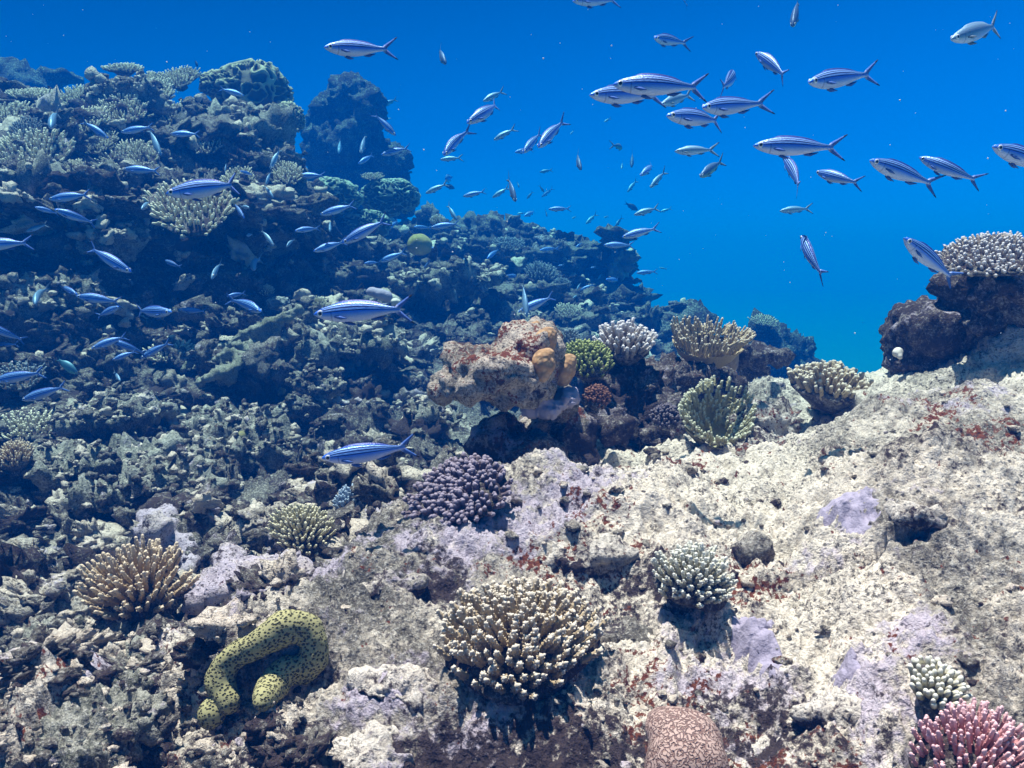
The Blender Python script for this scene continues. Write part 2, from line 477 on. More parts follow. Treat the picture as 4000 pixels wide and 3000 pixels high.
dark = .47 - .03 * pm * sstep(.45, .9, X) + .14 * (1 - pm) * sstep(2.0, 3.0, Y) + .04 * (1 - pm) + .05 * pm * (1 - sstep(-.1, .2, X)) + .22 * (1 - sstep(.92, 1.10, Y + .05 * wob)) * sstep(-.45, -.3, X) * (1 - sstep(.35, .5, X)) + .16 * blob_at(spots([(2200, 2850, .16), (1900, 2900, .14), (2550, 2350, .10), (1750, 2350, .10), (3050, 2700, .10), (3000, 1680, .10), (3750, 2000, .12), (3400, 1780, .08), (800, 2700, .12)]), wx, wy) - .03 * far  # slope darkened beyond its growth: its shade is put into the colour
lil = .46 + .05 * (1 - pm) * (1 - sstep(1.6, 2.4, Y)) + .20 * blob_at(spots([(1100, 2350, .20), (2050, 2150, .26), (1750, 2250, .2), (2900, 2650, .12), (1700, 2700, .14), (3500, 2300, .15), (3700, 1700, .16), (3250, 2750, .14), (450, 2700, .15)]), wx, wy)
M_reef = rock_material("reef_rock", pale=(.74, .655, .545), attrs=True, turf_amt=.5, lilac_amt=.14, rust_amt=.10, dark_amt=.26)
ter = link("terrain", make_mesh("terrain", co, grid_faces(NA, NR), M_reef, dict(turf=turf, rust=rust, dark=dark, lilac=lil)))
tag(ter, kind='structure')
print("terrain", time.time() - T0)
# sandy bottom of the channel
m = NT("sand")
rip = m.noise(1.2, 4, .6)
M_sand = m.done(m.mix(rip, (.10, .12, .12), (.15, .17, .17)), .95, m.bump(rip, .4, .1))
s_ = 88.0
me = make_mesh("seabed", [(-s_, -s_, -3.2), (s_, -s_, -3.2), (s_, s_, -3.2), (-s_, s_, -3.2)], np.array([[0, 1, 2, 3]]), M_sand)
tag(link("seabed", me), kind='structure')

# the water itself: one even volume round everything
def box_mesh(name, lo, hi, mat):
    (a, b, c), (d, e_, f) = lo, hi
    v = [(a, b, c), (d, b, c), (d, e_, c), (a, e_, c), (a, b, f), (d, b, f), (d, e_, f), (a, e_, f)]
    return make_mesh(name, v, np.array([[3, 2, 1, 0], [4, 5, 6, 7], [0, 1, 5, 4], [1, 2, 6, 5], [2, 3, 7, 6], [3, 0, 4, 7]]), mat, smooth=False)
hm = bpy.data.materials.new("sea_water_haze"); hm.use_nodes = True
ht = hm.node_tree; ht.nodes.clear()
ho = ht.nodes.new('ShaderNodeOutputMaterial'); hv = ht.nodes.new('ShaderNodeVolumePrincipled')
hv.inputs['Color'].default_value = (0.0, 0.058, 0.29, 1)
hv.inputs['Absorption Color'].default_value = (0.0, 0.77, 1.0, 1)
hv.inputs['Density'].default_value = 0.18
hv.inputs['Anisotropy'].default_value = 0.0
ht.links.new(hv.outputs[0], ho.inputs['Volume'])
hz = link("haze", box_mesh("haze", (-90, -90, -4.6), (90, 90, 1.75), hm))
tag(hz, kind='stuff')
# ------------------------------------------------------------------ rubble on the slope (nobody could count it)
def real_spot(px, py):
    """where the ray of a photo pixel meets the finished reef surface"""
    h = BVH.ray_cast(Vector((0, 0, 0)), P(px, py, 1).normalized())[0]
    return h if h else P(px, py, 12)
def gdepth(px, py):
    q = real_spot(px, py)
    return q.y * CP + q.z * SP
def rand_rots(n, r):
    q = r.normal(size=(n, 4)); q /= np.linalg.norm(q, axis=1)[:, None]
    w, x, y, z = q.T
    return np.stack([np.stack([1 - 2 * (y * y + z * z), 2 * (x * y - z * w), 2 * (x * z + y * w)], -1),
                     np.stack([2 * (x * y + z * w), 1 - 2 * (x * x + z * z), 2 * (y * z - x * w)], -1),
                     np.stack([2 * (x * z - y * w), 2 * (y * z + x * w), 1 - 2 * (x * x + y * y)], -1)], 1)
def chunk(seed, sub, aniso, amp):
    v, f = ico(sub)
    s = seed * 13.7
    w, _c = worley(v * 2.3 + s)
    d = 1 + amp * (perlin(v * 1.2 + s) * .9 + 1.1 * (.5 - w) + .5 * (billow(v * 4 + s) - .4) + .35 * perlin(v * 8 + s) + .2 * perlin(v * 15 + s))
    return (v * d[:, None] * np.array(aniso, np.float32)).astype(np.float32), f
def fragment(seed):
    """a broken knot of stubby coral fingers"""
    r = np.random.default_rng(seed); mb = MB()
    v, f = ico(2)
    for k in range(r.integers(4, 8)):
        d = r.normal(size=3); d /= np.linalg.norm(d); d[2] = abs(d[2]) * .8
        a, b, c = frame(d); L = r.uniform(.6, 1.3); w = r.uniform(.20, .34)
        q = v * (1 + .25 * perlin(v * 2 + seed + k))[:, None]
        mb.add(q[:, :1] * a * w + q[:, 1:2] * b * w + (q[:, 2:] * .5 + .4) * c * L, f3=f)
    return np.concatenate(mb.v), np.concatenate(mb.f3)
r_ = np.random.default_rng(11)
kinds = [chunk(k, 2, (1, .85, .7), .7) for k in range(9)] + [fragment(k) for k in range(6)] + [chunk(k + 20, 3, (1.1, .8, .55), .8) for k in range(8)] + [chunk(k + 40, 4, (1.1, .8, .5), .9) for k in range(5)]
SMALL, MED, BIG = range(15), range(15, 23), range(23, 28)
inz = np.where((pm < .30) & (Y > .75) & (Y < 9.6) & (X < 1.6) & (co[:, 2] > -1.3))[0]
M_rub = rock_material("coral_rubble_rock", pale=(.62, .53, .43), attrs=True, turf_amt=.45, lilac_amt=.14, rust_amt=.10, dark_amt=.28, scale=1.15)
mb = MB()
def scatter(n, smin, smax, pool, lift, ks):
    idx = pool[r_.integers(0, len(pool), n)]
    rots = rand_rots(n, r_)
    for j, i in enumerate(idx):
        dist = math.hypot(X[i], Y[i])
        s = dist * smin * (smax / smin) ** (r_.random() ** 1.6)
        v, f = kinds[ks[r_.integers(0, len(ks))]]
        q = (v @ rots[j].T) * s
        q[:, 2] *= .8
        if Y[i] > 3.4 and co[i, 1] < Y[i] - .06 and r_.random() < .0: continue
        c = co[i] + N[i] * s * r_.uniform(-.25, lift)
        pal = r_.random() < (.22 if dist > 2.3 else .38)
        tu = (r_.uniform(.12, .5) if pal else r_.uniform(.7, 1.1)); dk_ = (.40 if pal else .63)  # pale and dark chunks also paint in the slope's highlights and shade
        mb.add(q + c, f3=f, turf=tu, rust=.43 + .05 * r_.random(), dark=r_.normal(dk_, .06), lilac=.42 + .20 * r_.random())
scatter(9500, .0028, .010, inz, .7, SMALL)
scatter(2500, .005, .013, inz, .8, range(9, 15))
scatter(900, .010, .022, inz, .6, MED)
scatter(120, .018, .034, inz[Y[inz] > 1.2], .3, BIG)
near_ = inz[Y[inz] < 2.3]
scatter(420, .010, .030, near_, .7, MED)
scatter(60, .022, .040, near_[Y[near_] > 1.0], .4, BIG)
ru = link("coral_rubble", mb.mesh("coral_rubble", M_rub)); tag(ru, kind='stuff')
# fine grit and crusts on the platform
mb = MB()
inp = np.where((pm > .5) & (Y > .7) & (Y < 3.0) & (np.abs(A.ravel()) < R(40)))[0]
idx = inp[r_.integers(0, len(inp), 900)]
clus = perlin(co[idx] * 2.1 + 9)
for j, i in enumerate(idx):
    if clus[j] < -.05: continue
    s = math.hypot(X[i], Y[i]) * .0028 * (4.2 ** (r_.random() ** 1.8))
    v, f = kinds[r_.integers(0, 15)]
    if s < .006: v, f = kinds[0]
    q = (v @ rand_rots(1, r_)[0].T) * s; q[:, 2] *= .6
    mb.add(q + co[i] + N[i] * s * .15, f3=f, turf=r_.normal(.45, .25), rust=.40 + .25 * (r_.random() < .3), dark=r_.normal(.46, .12), lilac=.42 + .2 * r_.random())
tag(link("coral_gravel", mb.mesh("coral_gravel", M_rub)), kind='stuff')
print("rubble", time.time() - T0)

# ------------------------------------------------------------------ rocks that stand on the reef
def blob_rock(name, blobs, mat, vox, amp=.12, freq=3.0, seed=0, attrs=None, fine=.25, parent=None):
    """one rock from merged lumps: (centre, radii, tilt) in metres, with a knobbly worn surface"""
    mb = MB(); v, f = ico(4)
    for c, rad_, *rot in blobs:
        E = np.array(Euler(rot[0] if rot else (0, 0, 0)).to_matrix())
        q = (v * np.array(rad_)) @ E.T + np.array(c)
        mb.add(q, f3=f)
    me = mb.mesh("tmp")
    o = bpy.data.objects.new("tmp", me); col.objects.link(o)
    md = o.modifiers.new("r", 'REMESH'); md.mode = 'VOXEL'; md.voxel_size = vox
    ms = o.modifiers.new("s", 'SMOOTH'); ms.iterations = 10; ms.factor = .6
    dg = bpy.context.evaluated_depsgraph_get(); ev = o.evaluated_get(dg); m2 = ev.to_mesh()
    n = len(m2.vertices); vv = np.empty(n * 3, np.float32); m2.vertices.foreach_get('co', vv); vv = vv.reshape(-1, 3)
    nn = np.empty(n * 3, np.float32); m2.vertices.foreach_get('normal', nn); nn = nn.reshape(-1, 3)
    fl = np.array([q.vertices[:] for q in m2.polygons if len(q.vertices) == 4], np.int32)
    ev.to_mesh_clear(); bpy.data.objects.remove(o); bpy.data.meshes.remove(me)
    q = vv * freq + seed * 7.7
    wv, wc = worley(q * 1.6)
    w2_, _ = worley(q * 4.5)
    d = amp / freq * (1.0 * fbm(q, 3) + 1.0 * (.55 - wv) + fine * 1.5 * (.5 - w2_) + fine * .8 * fbm(q * 6, 4, .6))
    vv = vv + nn * d[:, None]
    base = np.array([vv[:, 0].mean(), vv[:, 1].mean(), vv[:, 2].min()])
    at = {k: (x(vv, nn) if callable(x) else np.full(n, x)) for k, x in (attrs or {}).items()}
    me = make_mesh(name, vv - base, fl, mat, at)
    return link(name, me, parent, None if parent else base)
def V(px, py, d): return np.array(P(px, py, d)[:])

# the overhanging boulder in the middle, rust and white crusted
def rs(px_, py_, d, wpx, hpx, dep, rot=(0, 0, 0)):
    k = d / FPX
    return (V(px_, py_, d), (wpx / 2 * k, dep, hpx / 2 * k), rot)
M_boulder = rock_material("boulder_rock", pale=(.62, .52, .43), turf=(.13, .11, .085), attrs=True, turf_amt=.5, lilac_amt=.2, rust_amt=.24, dark_amt=.2, scale=1.3)
def rust_top(v, n): return .50 + .13 * sstep(.0, .7, n[:, 2]) * sstep(-.3, .3, perlin(v * 9))
def growth_and_shade(v, n): return .42 + .18 * sstep(.0, .5, perlin(v * 7 + 5)) + .22 * sstep(.02, -.06, v[:, 2] - np.median(v[:, 2]) + .05 * perlin(v * 8))  # patches of dark growth, plus the overhang's shade painted on the lower half
D0 = 1.95
bould = blob_rock("coral_boulder", [
    rs(1960, 1430, D0 - .04, 400, 170, .16, (0, R(8), 0)), rs(1850, 1490, D0 - .05, 270, 130, .14), rs(2060, 1350, D0, 240, 150, .12), rs(2010, 1525, D0 - .02, 300, 130, .13),
    rs(1735, 1535, D0 - .02, 110, 80, .06), rs(2110, 1545, D0 + .05, 210, 140, .11), rs(2190, 1560, D0 + .10, 150, 120, .08),
    rs(1960, 1730, D0 + .06, 200, 240, .09), rs(2080, 1830, D0 - .02, 280, 260, .11),
    rs(2120, 1680, D0 + .20, 190, 260, .09), rs(2180, 1810, D0 + .16, 270, 200, .11), rs(2220, 1690, D0 + .18, 170, 220, .09)],
    M_boulder, .008, .14, 5.5, 3, dict(rust=rust_top, dark=growth_and_shade, turf=lambda v, n: .55 + .2 * perlin(v * 6), lilac=lambda v, n: .40 + .22 * sstep(.1, .5, perlin(v * 5 + 8))), .6)
tag(bould, "overhanging boulder crusted white and rust red beside the green coral", "rock")
# soft tan knobs and the lavender sponge on it
def knob_material(name, c1, c2, scale, bump=.5):
    m = NT(name); a = m.noise(6, 3); v = m.voro(scale)
    cc = m.mix(m.ramp(v, .1, .55), c2, c1)
    cc = m.mix(m.math('MULTIPLY', m.ramp(a, .35, .7), .5), cc, m.mix(.5, c1, (.7, .6, .5)))
    return m.done(cc, .8, m.bump(v, bump, .006))
M_tan = knob_material("tan_lobe_coral", (.36, .20, .085), (.52, .33, .17), 90)
for px_, py_, w, h, dd, lab in ((2130, 1335, 100, 120, -.08, "small tan lobed coral topmost on the edge of the boulder"), (2125, 1415, 105, 105, -.13, "tan lobed coral squeezed against the boulder's rusty side"),
                            (2205, 1437, 105, 105, -.02, "round tan lump coral just left of the green coral"), (2085, 1290, 70, 80, -.03, "pale lump coral on the very top of the boulder")):
    d = D0 + dd; k = d / FPX
    o = blob_rock("lobe_coral", [(V(px_, py_, d), (w / 2 * k, w / 2 * k, h / 2 * k)), (V(px_ + w * .15, py_ - h * .28, d), (w / 3.2 * k, w / 3 * k, h / 3.6 * k)), (V(px_ - 8, py_ + h * .4, d), (w / 3 * k, w / 3 * k, h / 3 * k))], M_tan, .004, .10, 16, px_, None, .1)
    tag(o, lab, "coral", "lobe corals on the boulder")
M_lil = NT("lavender_crust")
_a = M_lil.noise(14, 4); _b = M_lil.noise(110, 4, .7)
M_lil = M_lil.done(M_lil.mix(_a, (.30, .26, .36), (.46, .42, .51)), .75, M_lil.bump(_b, .8, .006))
o = blob_rock("sponge", [rs(2160, 1590, D0 - .05, 130, 70, .04), rs(2110, 1520, D0 - .06, 70, 150, .04), rs(2215, 1565, D0 - .02, 70, 80, .05), rs(2080, 1590, D0 - .04, 90, 40, .03)], M_lil, .004, .22, 12, 2, None, .4)
tag(o, "lavender sponge smeared over the boulder's lower side", "sponge")
# dark rock and pillar on the right
M_drock = rock_material("dark_reef_rock", turf=(.09, .07, .07), turf_amt=.75, lilac_amt=.25, rust_amt=.12, dark_amt=.5, scale=1.2)
o = blob_rock("reef_rock", [rs(3600, 1280, 2.45, 260, 190, .16, (0, R(-8), 0)), rs(3720, 1270, 2.45, 240, 200, .16), rs(3540, 1330, 2.45, 120, 130, .1), rs(3640, 1370, 2.5, 240, 90, .12), rs(3700, 1320, 2.6, 350, 130, .15), rs(3700, 1430, 2.5, 420, 150, .16), rs(3560, 1420, 2.45, 180, 100, .1), rs(3880, 1400, 2.45, 320, 180, .16)], M_drock, .013, .2, 5.5, 5, None, .5)
tag(o, "dark knobbly rock at the top of the platform under the tall pillar", "rock")
pil = blob_rock("rock_pillar", [rs(3900, 1210, 2.3, 280, 330, .16, (0, R(10), 0)), rs(3860, 1130, 2.25, 230, 160, .15), rs(3980, 1100, 2.3, 260, 200, .17), rs(3950, 1290, 2.4, 330, 190, .18), rs(4080, 1200, 2.3, 200, 380, .16), rs(3760, 1230, 2.3, 110, 120, .1)], M_drock, .012, .24, 5.5, 9, None, .6)
tag(pil, "tall dark rock pillar at the edge carrying a pale plate coral", "rock")
o = blob_rock("reef_rock", [rs(2460, 1510, 2.38, 300, 210, .15), rs(2620, 1480, 2.55, 260, 130, .15), rs(2500, 1600, 2.35, 330, 160, .16), rs(2380, 1640, 2.2, 170, 170, .12), rs(2560, 1680, 2.25, 190, 130, .12), rs(2690, 1530, 2.6, 200, 120, .14), rs(2760, 1500, 2.7, 240, 110, .14)], M_drock, .011, .26, 7, 15, None, .7)
tag(o, "dark knobbly bank of rock under the white finger coral and the cream vase coral", "rock")
o = blob_rock("reef_rock", [rs(2970, 1680, 2.1, 190, 190, .1), rs(3030, 1760, 2.0, 220, 160, .1), rs(2950, 1800, 1.95, 200, 150, .1), rs(3060, 1640, 2.2, 130, 90, .08), rs(2880, 1880, 1.9, 230, 110, .08)], rock_material("rust_crusted_rock", turf_amt=.4, lilac_amt=.2, rust_amt=.34, dark_amt=.42, scale=1.4), .010, .24, 7, 25, None, .7)
tag(o, "rust and black crusted rock right of the greenish funnel coral", "rock")
# knobby spur and small brown head by the saddle
o = blob_rock("reef_spur", [rs(2960, 1385, 3.1, 170, 75, .08), rs(3050, 1385, 3.1, 90, 60, .07), rs(2880, 1370, 3.05, 90, 80, .08), rs(2950, 1440, 3.2, 120, 70, .08)], M_drock, .013, .28, 9, 4, None, .5)
tag(o, "dark knobbly spur of rock between two cream corals", "rock")
o = blob_rock("lump_coral", [rs(2835, 1400, 2.95, 110, 130, .06), rs(2862, 1370, 2.95, 60, 70, .04), rs(2810, 1440, 2.95, 90, 90, .05)], knob_material("brown_lump_coral", (.22, .15, .10), (.34, .25, .17), 60), .008, .08, 9, 4, None, .1)
tag(o, "smooth brown lump coral tucked under the cream vase coral", "coral")
o = blob_rock("shell_lump", [rs(3507, 1378, 2.35, 36, 34, .012), rs(3515, 1395, 2.34, 22, 22, .008)], knob_material("white_lump", (.7, .66, .6), (.6, .55, .5), 50), .0025, .08, 20, 4, None, .1)
tag(o, "small round white lump below the dark rock", "coral")
# lilac boulder and dark stones low on the left
M_lrock = rock_material("lilac_rock", pale=(.58, .50, .50), turf_amt=.30, lilac_amt=.5, rust_amt=.12, dark_amt=.34, scale=1.6)
o = blob_rock("coral_boulder", [rs(650, 2070, 2.0, 190, 150, .10, (0, R(20), 0)), rs(720, 2120, 2.0, 180, 140, .10), rs(600, 2130, 2.0, 110, 90, .08), rs(760, 2190, 1.95, 150, 110, .1)], M_lrock, .011, .22, 6, 8, None, .45)
tag(o, "lilac boulder with dark red hollows behind the tan branching coral", "rock")
o = blob_rock("coral_boulder", [rs(1190, 2330, 1.5, 330, 190, .12), rs(1030, 2260, 1.55, 300, 170, .12), rs(880, 2240, 1.6, 200, 140, .12), rs(1250, 2430, 1.42, 200, 150, .1)], M_lrock, .011, .25, 6.5, 12, None, .5)
tag(o, "pale knobbly rubble rock between the brain coral and the vase coral", "rock")
M_grock = rock_material("green_turf_rock", pale=(.44, .43, .36), turf=(.075, .08, .06), turf_amt=.55, lilac_amt=.1, rust_amt=.06, dark_amt=.25, scale=1.1)
LEDGES = [
 ("broad turf covered ledge in the middle of the left slope", [(880, 1680, 3.0, 330, 110, .16), (980, 1640, 3.0, 240, 90, .14), (790, 1660, 3.05, 120, 110, .1)]),
 ("grey ledge with an overhung lip below the small brown coral knob", [(930, 1760, 2.75, 290, 120, .15), (1050, 1740, 2.8, 200, 90, .12), (870, 1720, 2.75, 130, 90, .1)]),
 ("flat plate of dead coral above the deep hole in the slope", [(480, 1620, 2.95, 360, 55, .15), (350, 1640, 2.9, 200, 50, .12)]),
 ("long ledge of dead coral left of the deep hole", [(420, 1790, 2.6, 480, 70, .16), (600, 1770, 2.65, 160, 80, .1), (250, 1830, 2.5, 240, 80, .14)]),
 ("pale stretch of worn rock in front of the deep hole", [(640, 1880, 2.35, 290, 120, .14), (470, 1930, 2.3, 300, 90, .14), (370, 1950, 2.25, 160, 70, .1), (760, 1930, 2.3, 120, 110, .1)]),
 ("rock arch standing over the dark gap left of the boulder", [(1650, 1690, 3.0, 110, 190, .1, 25), (1560, 1730, 3.0, 130, 80, .1), (1740, 1640, 3.05, 180, 60, .1)]),
 ("slab of rubble below the middle fusilier", [(1330, 1310, 4.0, 260, 70, .16), (1450, 1350, 3.9, 220, 70, .16), (1280, 1380, 3.8, 200, 90, .14)]),
 ("rounded grey rock beside the fallen fingered coral", [(1180, 1270, 4.0, 110, 70, .12), (1130, 1320, 3.9, 160, 70, .14)]),
 ("knobbly pale rock near the tiny green coral", [(1210, 1490, 3.4, 120, 90, .1), (1260, 1530, 3.35, 110, 90, .1), (1200, 1590, 3.3, 130, 80, .1)]),
 ("jutting shelf of reef high in the middle wall", [(1620, 1115, 5.3, 210, 60, .25), (1700, 1090, 5.4, 140, 60, .2)]),
 ("pale crusted shelf left of the grey table coral", [(1880, 1100, 5.6, 150, 70, .22), (1840, 1090, 5.6, 90, 60, .2)]),
 ("low dark block at the lower left corner", [(200, 2620, 1.4, 330, 130, .12), (120, 2560, 1.45, 170, 120, .1), (380, 2590, 1.4, 160, 110, .1)]),
 ("cream rock shelf in the lower left under the tan branching coral", [(600, 2590, 1.35, 250, 110, .11), (560, 2650, 1.3, 180, 130, .11)]),
 ("worn brown rock at the bottom left corner", [(350, 2850, 1.15, 360, 160, .12), (130, 2880, 1.15, 240, 170, .12), (520, 2820, 1.18, 180, 130, .1)]),
 ("hanging ledge of reef under the big left table coral", [(180, 720, 4.2, 380, 60, .28), (420, 690, 4.35, 180, 50, .22)]),
 ("ledge holding up the round table coral", [(760, 870, 4.45, 240, 50, .22), (900, 830, 4.6, 180, 70, .22)]),
 ("knob of reef in the dark wall below the diving fusilier", [(470, 930, 3.95, 130, 70, .14), (430, 960, 3.95, 100, 50, .12)]),
 ("knob of reef under the topmost table coral of the crest", [(500, 400, 5.2, 220, 120, .2), (480, 345, 5.2, 90, 90, .12)]),
 ("shoulder of reef under the scrolled leather dome", [(1000, 560, 5.2, 280, 160, .3), (1080, 660, 5.1, 200, 200, .3), (900, 480, 5.3, 300, 120, .3)]),
 ("low lump of reef among the fish at the left", [(230, 1190, 3.7, 260, 90, .2), (100, 1230, 3.65, 160, 80, .18)]),
]
GROW = []
for k, (lab, parts) in enumerate(LEDGES):
    bl = [rs(a, b, d, w, h, dep, (0, R(q[0]) if q else R(-4), 0)) for a, b, d, w, h, dep, *q in parts]
    dm = parts[0][2]
    o = blob_rock("reef_ledge", bl, M_grock if k < 12 else M_rub if False else M_grock, .0045 * dm, .26, 13.0 / dm, k + 30, None, .75)
    tag(o, lab, "rock", "ledges of the reef slope")
    nv_ = len(o.data.vertices); cv = np.empty(nv_ * 3, np.float32); o.data.vertices.foreach_get('co', cv); cv = cv.reshape(-1, 3) + np.array(o.location, np.float32)
    cn = np.empty(nv_ * 3, np.float32); o.data.vertices.foreach_get('normal', cn); cn = cn.reshape(-1, 3)
    up_ = np.where((cn[:, 2] > -.1) & (cn[:, 1] < .6))[0]
    GROW.append((cv[up_], cn[up_]))
mb = MB()
for cv, cn in GROW:
    for i in r_.integers(0, len(cv), 210):
        dist = float(np.linalg.norm(cv[i])); s_k = dist * .0024 * 3.6 ** (r_.random() ** 1.7)
        v, f = kinds[r_.integers(0, 15)]
        pal = r_.random() < .4
        mb.add((v @ rand_rots(1, r_)[0].T) * s_k * np.array([1, 1, .8]) + cv[i] + cn[i] * s_k * .25, f3=f, turf=r_.uniform(.12, .5) if pal else r_.uniform(.7, 1.1), rust=.43, dark=.42 if pal else .56, lilac=.42 + .14 * r_.random())
tag(link("coral_rubble", mb.mesh("coral_rubble_on_ledges", M_rub)), kind='stuff')
M_plat = rock_material("platform_rock", pale=(.70, .63, .55), attrs=True, turf_amt=.5, lilac_amt=.2, rust_amt=.16, dark_amt=.34, scale=1.1)
HUMPS = [("rounded pale hump of rock left below the purple coral", 1540, 2240, 330, 130), ("low rock hump at the edge of the platform above the brain coral", 1400, 2400, 260, 120),
 ("rock hump with a dark slot beneath it, left of the large cream coral", 1560, 2640, 300, 130), ("broad worn hump at the bottom edge left of centre", 1500, 2880, 420, 170),
 ("encrusted hump between the large cream coral and the white branching coral", 2440, 2470, 220, 120), ("bright sunlit hump above the large cream coral", 2330, 2140, 320, 120),
 ("rough hump right of the pink brain coral", 2990, 2860, 300, 140), ("low hump left of the wide lavender crust", 2900, 2110, 230, 90),
 ("worn swell of rock near the right edge", 3640, 1960, 320, 110), ("pitted hump left of the stubby cream coral", 3330, 2760, 260, 120), ("dark crusted hump under the white branching coral", 2760, 2500, 240, 110)]
for k, (lab, x, y, w, h) in enumerate(HUMPS):
    d = gdepth(x, y + h * .3); kk = d / FPX; rr_ = np.random.default_rng(k + 60)
    bl = [(V(x, y + h * .35, d + .02), (w * .5 * kk, w * .38 * kk, h * .5 * kk), (0, R(rr_.uniform(-12, 12)), R(rr_.uniform(-30, 30))))]
    for _ in range(4):
        a_, b_ = rr_.uniform(-.45, .45, 2)
        bl.append((V(x + a_ * w, y + h * (.35 + .4 * b_), d + .02), (w * .24 * kk, w * .22 * kk, h * rr_.uniform(.25, .42) * kk)))
    so = rr_.uniform(-.06, .06)
    o = blob_rock("rock_hump", bl, M_plat, .0052 * d, .22, 15.0 / d, k + 80, dict(turf=lambda v, n: .46 + so + .2 * perlin(v * 6), dark=lambda v, n: .42 + .14 * sstep(-.1, .5, perlin(v * 8 + 3)) + .12 * (n[:, 2] < .1), rust=lambda v, n: .44 + .12 * sstep(0, .4, perlin(v * 9 + 7)), lilac=lambda v, n: .44 + .2 * sstep(0, .4, perlin(v * 5 + 17))), .6)  # dark raised further on steep and down-facing sides
    tag(o, lab, "rock")
# far rocks
M_far = rock_material("far_reef_rock", pale=(.30, .30, .26), turf=(.05, .06, .05), turf_amt=.8, lilac_amt=.05, rust_amt=.03, dark_amt=.45, scale=.45)
o = blob_rock("rock_pinnacle", [rs(1370, 370, 9, 170, 150, .28), rs(1440, 420, 9, 130, 220, .3), rs(1310, 420, 9, 160, 120, .3), rs(1380, 560, 9.1, 290, 260, .4), rs(1300, 600, 9.2, 220, 280, .4), rs(1480, 620, 9.2, 200, 200, .4), rs(1400, 760, 9.3, 420, 260, .5), rs(1560, 630, 9.2, 60, 60, .14), rs(1290, 470, 9.1, 120, 90, .2)], M_far, .035, .3, 2.6, 3, None, .45)
tag(o, "lone dark pinnacle standing in blue water behind the reef crest", "rock")
o = blob_rock("reef_outcrop", [rs(20, 330, 12, 280, 170, .7), rs(130, 370, 12, 220, 130, .6), rs(0, 420, 12, 400, 160, .8), rs(270, 300, 12, 130, 20, .3, (0, R(10), 0)), rs(220, 310, 12, 120, 40, .3)], M_far, .05, .22, 1.9, 6, None, .45)
tag(o, "hazy outcrop of reef at the far upper left", "rock")
o = blob_rock("reef_outcrop", [rs(2990, 1330, 6.8, 170, 150, .3), rs(3050, 1380, 6.8, 250, 140, .35), rs(2960, 1420, 6.8, 240, 170, .4), rs(3110, 1430, 6.8, 200, 110, .3)], M_far, .03, .3, 3, 8, None, .5)
tag(o, "small blue hazed bommie beyond the saddle with a table coral on top", "rock")
o = blob_rock("reef_outcrop", [rs(2640, 1240, 6.6, 90, 50, .2), rs(2600, 1290, 6.6, 200, 90, .3), rs(2690, 1280, 6.7, 150, 120, .3)], M_far, .03, .3, 3, 9, None, .5)
tag(o, "low hazed rock behind the cream vase coral", "rock")
print("rocks", time.time() - T0)
# ------------------------------------------------------------------ corals
def coral_material(name, base, tip, scale=140, lo=.55, hi=1.0):
    m = NT(name)
    t = m.ramp(m.attr('tip'), lo, hi)
    nz = m.noise(30, 3)
    c = m.mix(t, base, tip)
    c = m.mix(m.math('MULTIPLY', nz, .35), c, m.mix(.5, base, tip))
    v = m.voro(scale)
    c = m.mix(m.math('MULTIPLY', m.ramp(v, .35, .1), .3), c, tuple(x * .55 for x in base))
    return m.done(c, .8, m.bump(v, .6, .003), .2)
_hemi = ico(1)
def finger(mb, p0, d, L, r0, r, sides=7, rings=6, nubs=0, up=(0, 0, 1), curve=.25, nub_r=.42, taper=.72):
    """one coral finger: a tapering, slightly curved rod with a rounded tip and little side cups"""
    up = np.array(up, float)
    d = np.array(d, float); d /= np.linalg.norm(d)
    th = np.linspace(0, 2 * np.pi, sides, endpoint=False)
    tl = min(.4, 1.15 * r0 * taper / L)
    prof_t = np.concatenate([np.linspace(0, 1 - tl, rings), [1 - tl * .45, 1 - tl * .12]])
    prof_r = np.concatenate([1 + (taper - 1) * np.linspace(0, 1, rings), [taper * .84, taper * .47]])
    prof_r[1:rings] *= r.uniform(.88, 1.14, rings - 1)
    verts = []; cen = []
    side = np.cross(d, up); sn = np.linalg.norm(side)
    bend = (up - d * np.dot(up, d)) * curve + r.normal(size=3) * .06
    for t, pr in zip(prof_t, prof_r):
        c = p0 + L * (d * t + bend * t * t * .5)
        dd = d + bend * t
        a, b, _ = frame(dd)
        verts.append(c + r0 * pr * (np.cos(th)[:, None] * a + np.sin(th)[:, None] * b))
        cen.append((c, a, b, dd / np.linalg.norm(dd)))
    nr = len(prof_t)
    tipp = p0 + L * (d + bend * .5)
    v = np.concatenate(verts + [tipp[None]])
    f4 = grid_faces(sides, nr, True)
    k = (nr - 1) * sides
    f3 = np.array([[k + i, k + (i + 1) % sides, len(v) - 1] for i in range(sides)])
    mb.add(v, f4, f3, tip=np.concatenate([np.repeat(prof_t, sides), [1.0]]))
    if nubs:
        hv, hf = _hemi
        for q in range(nubs):
            t = .12 + .84 * ((q + r.random()) / nubs)
            j = min(int(np.searchsorted(prof_t, t)), nr - 1)
            c, a, b, dd = cen[j]
            c = p0 + L * (d * t + bend * t * t * .5)
            an = q * 2.4 + r.random() * .6
            o = np.cos(an) * a + np.sin(an) * b
            rr = r0 * prof_r[j]; s = r0 * nub_r * r.uniform(.75, 1.25)
            dirn = o + dd * .9
            A1, B1, C1 = frame(dirn)
            w = hv[:, :1] * A1 * s * .72 + hv[:, 1:2] * B1 * s * .72 + hv[:, 2:] * C1 * s * 1.25
            mb.add(w + c + o * rr * .95, f3=hf, tip=np.full(len(hv), t * .8) + .32 * (hv[:, 2] > 0))
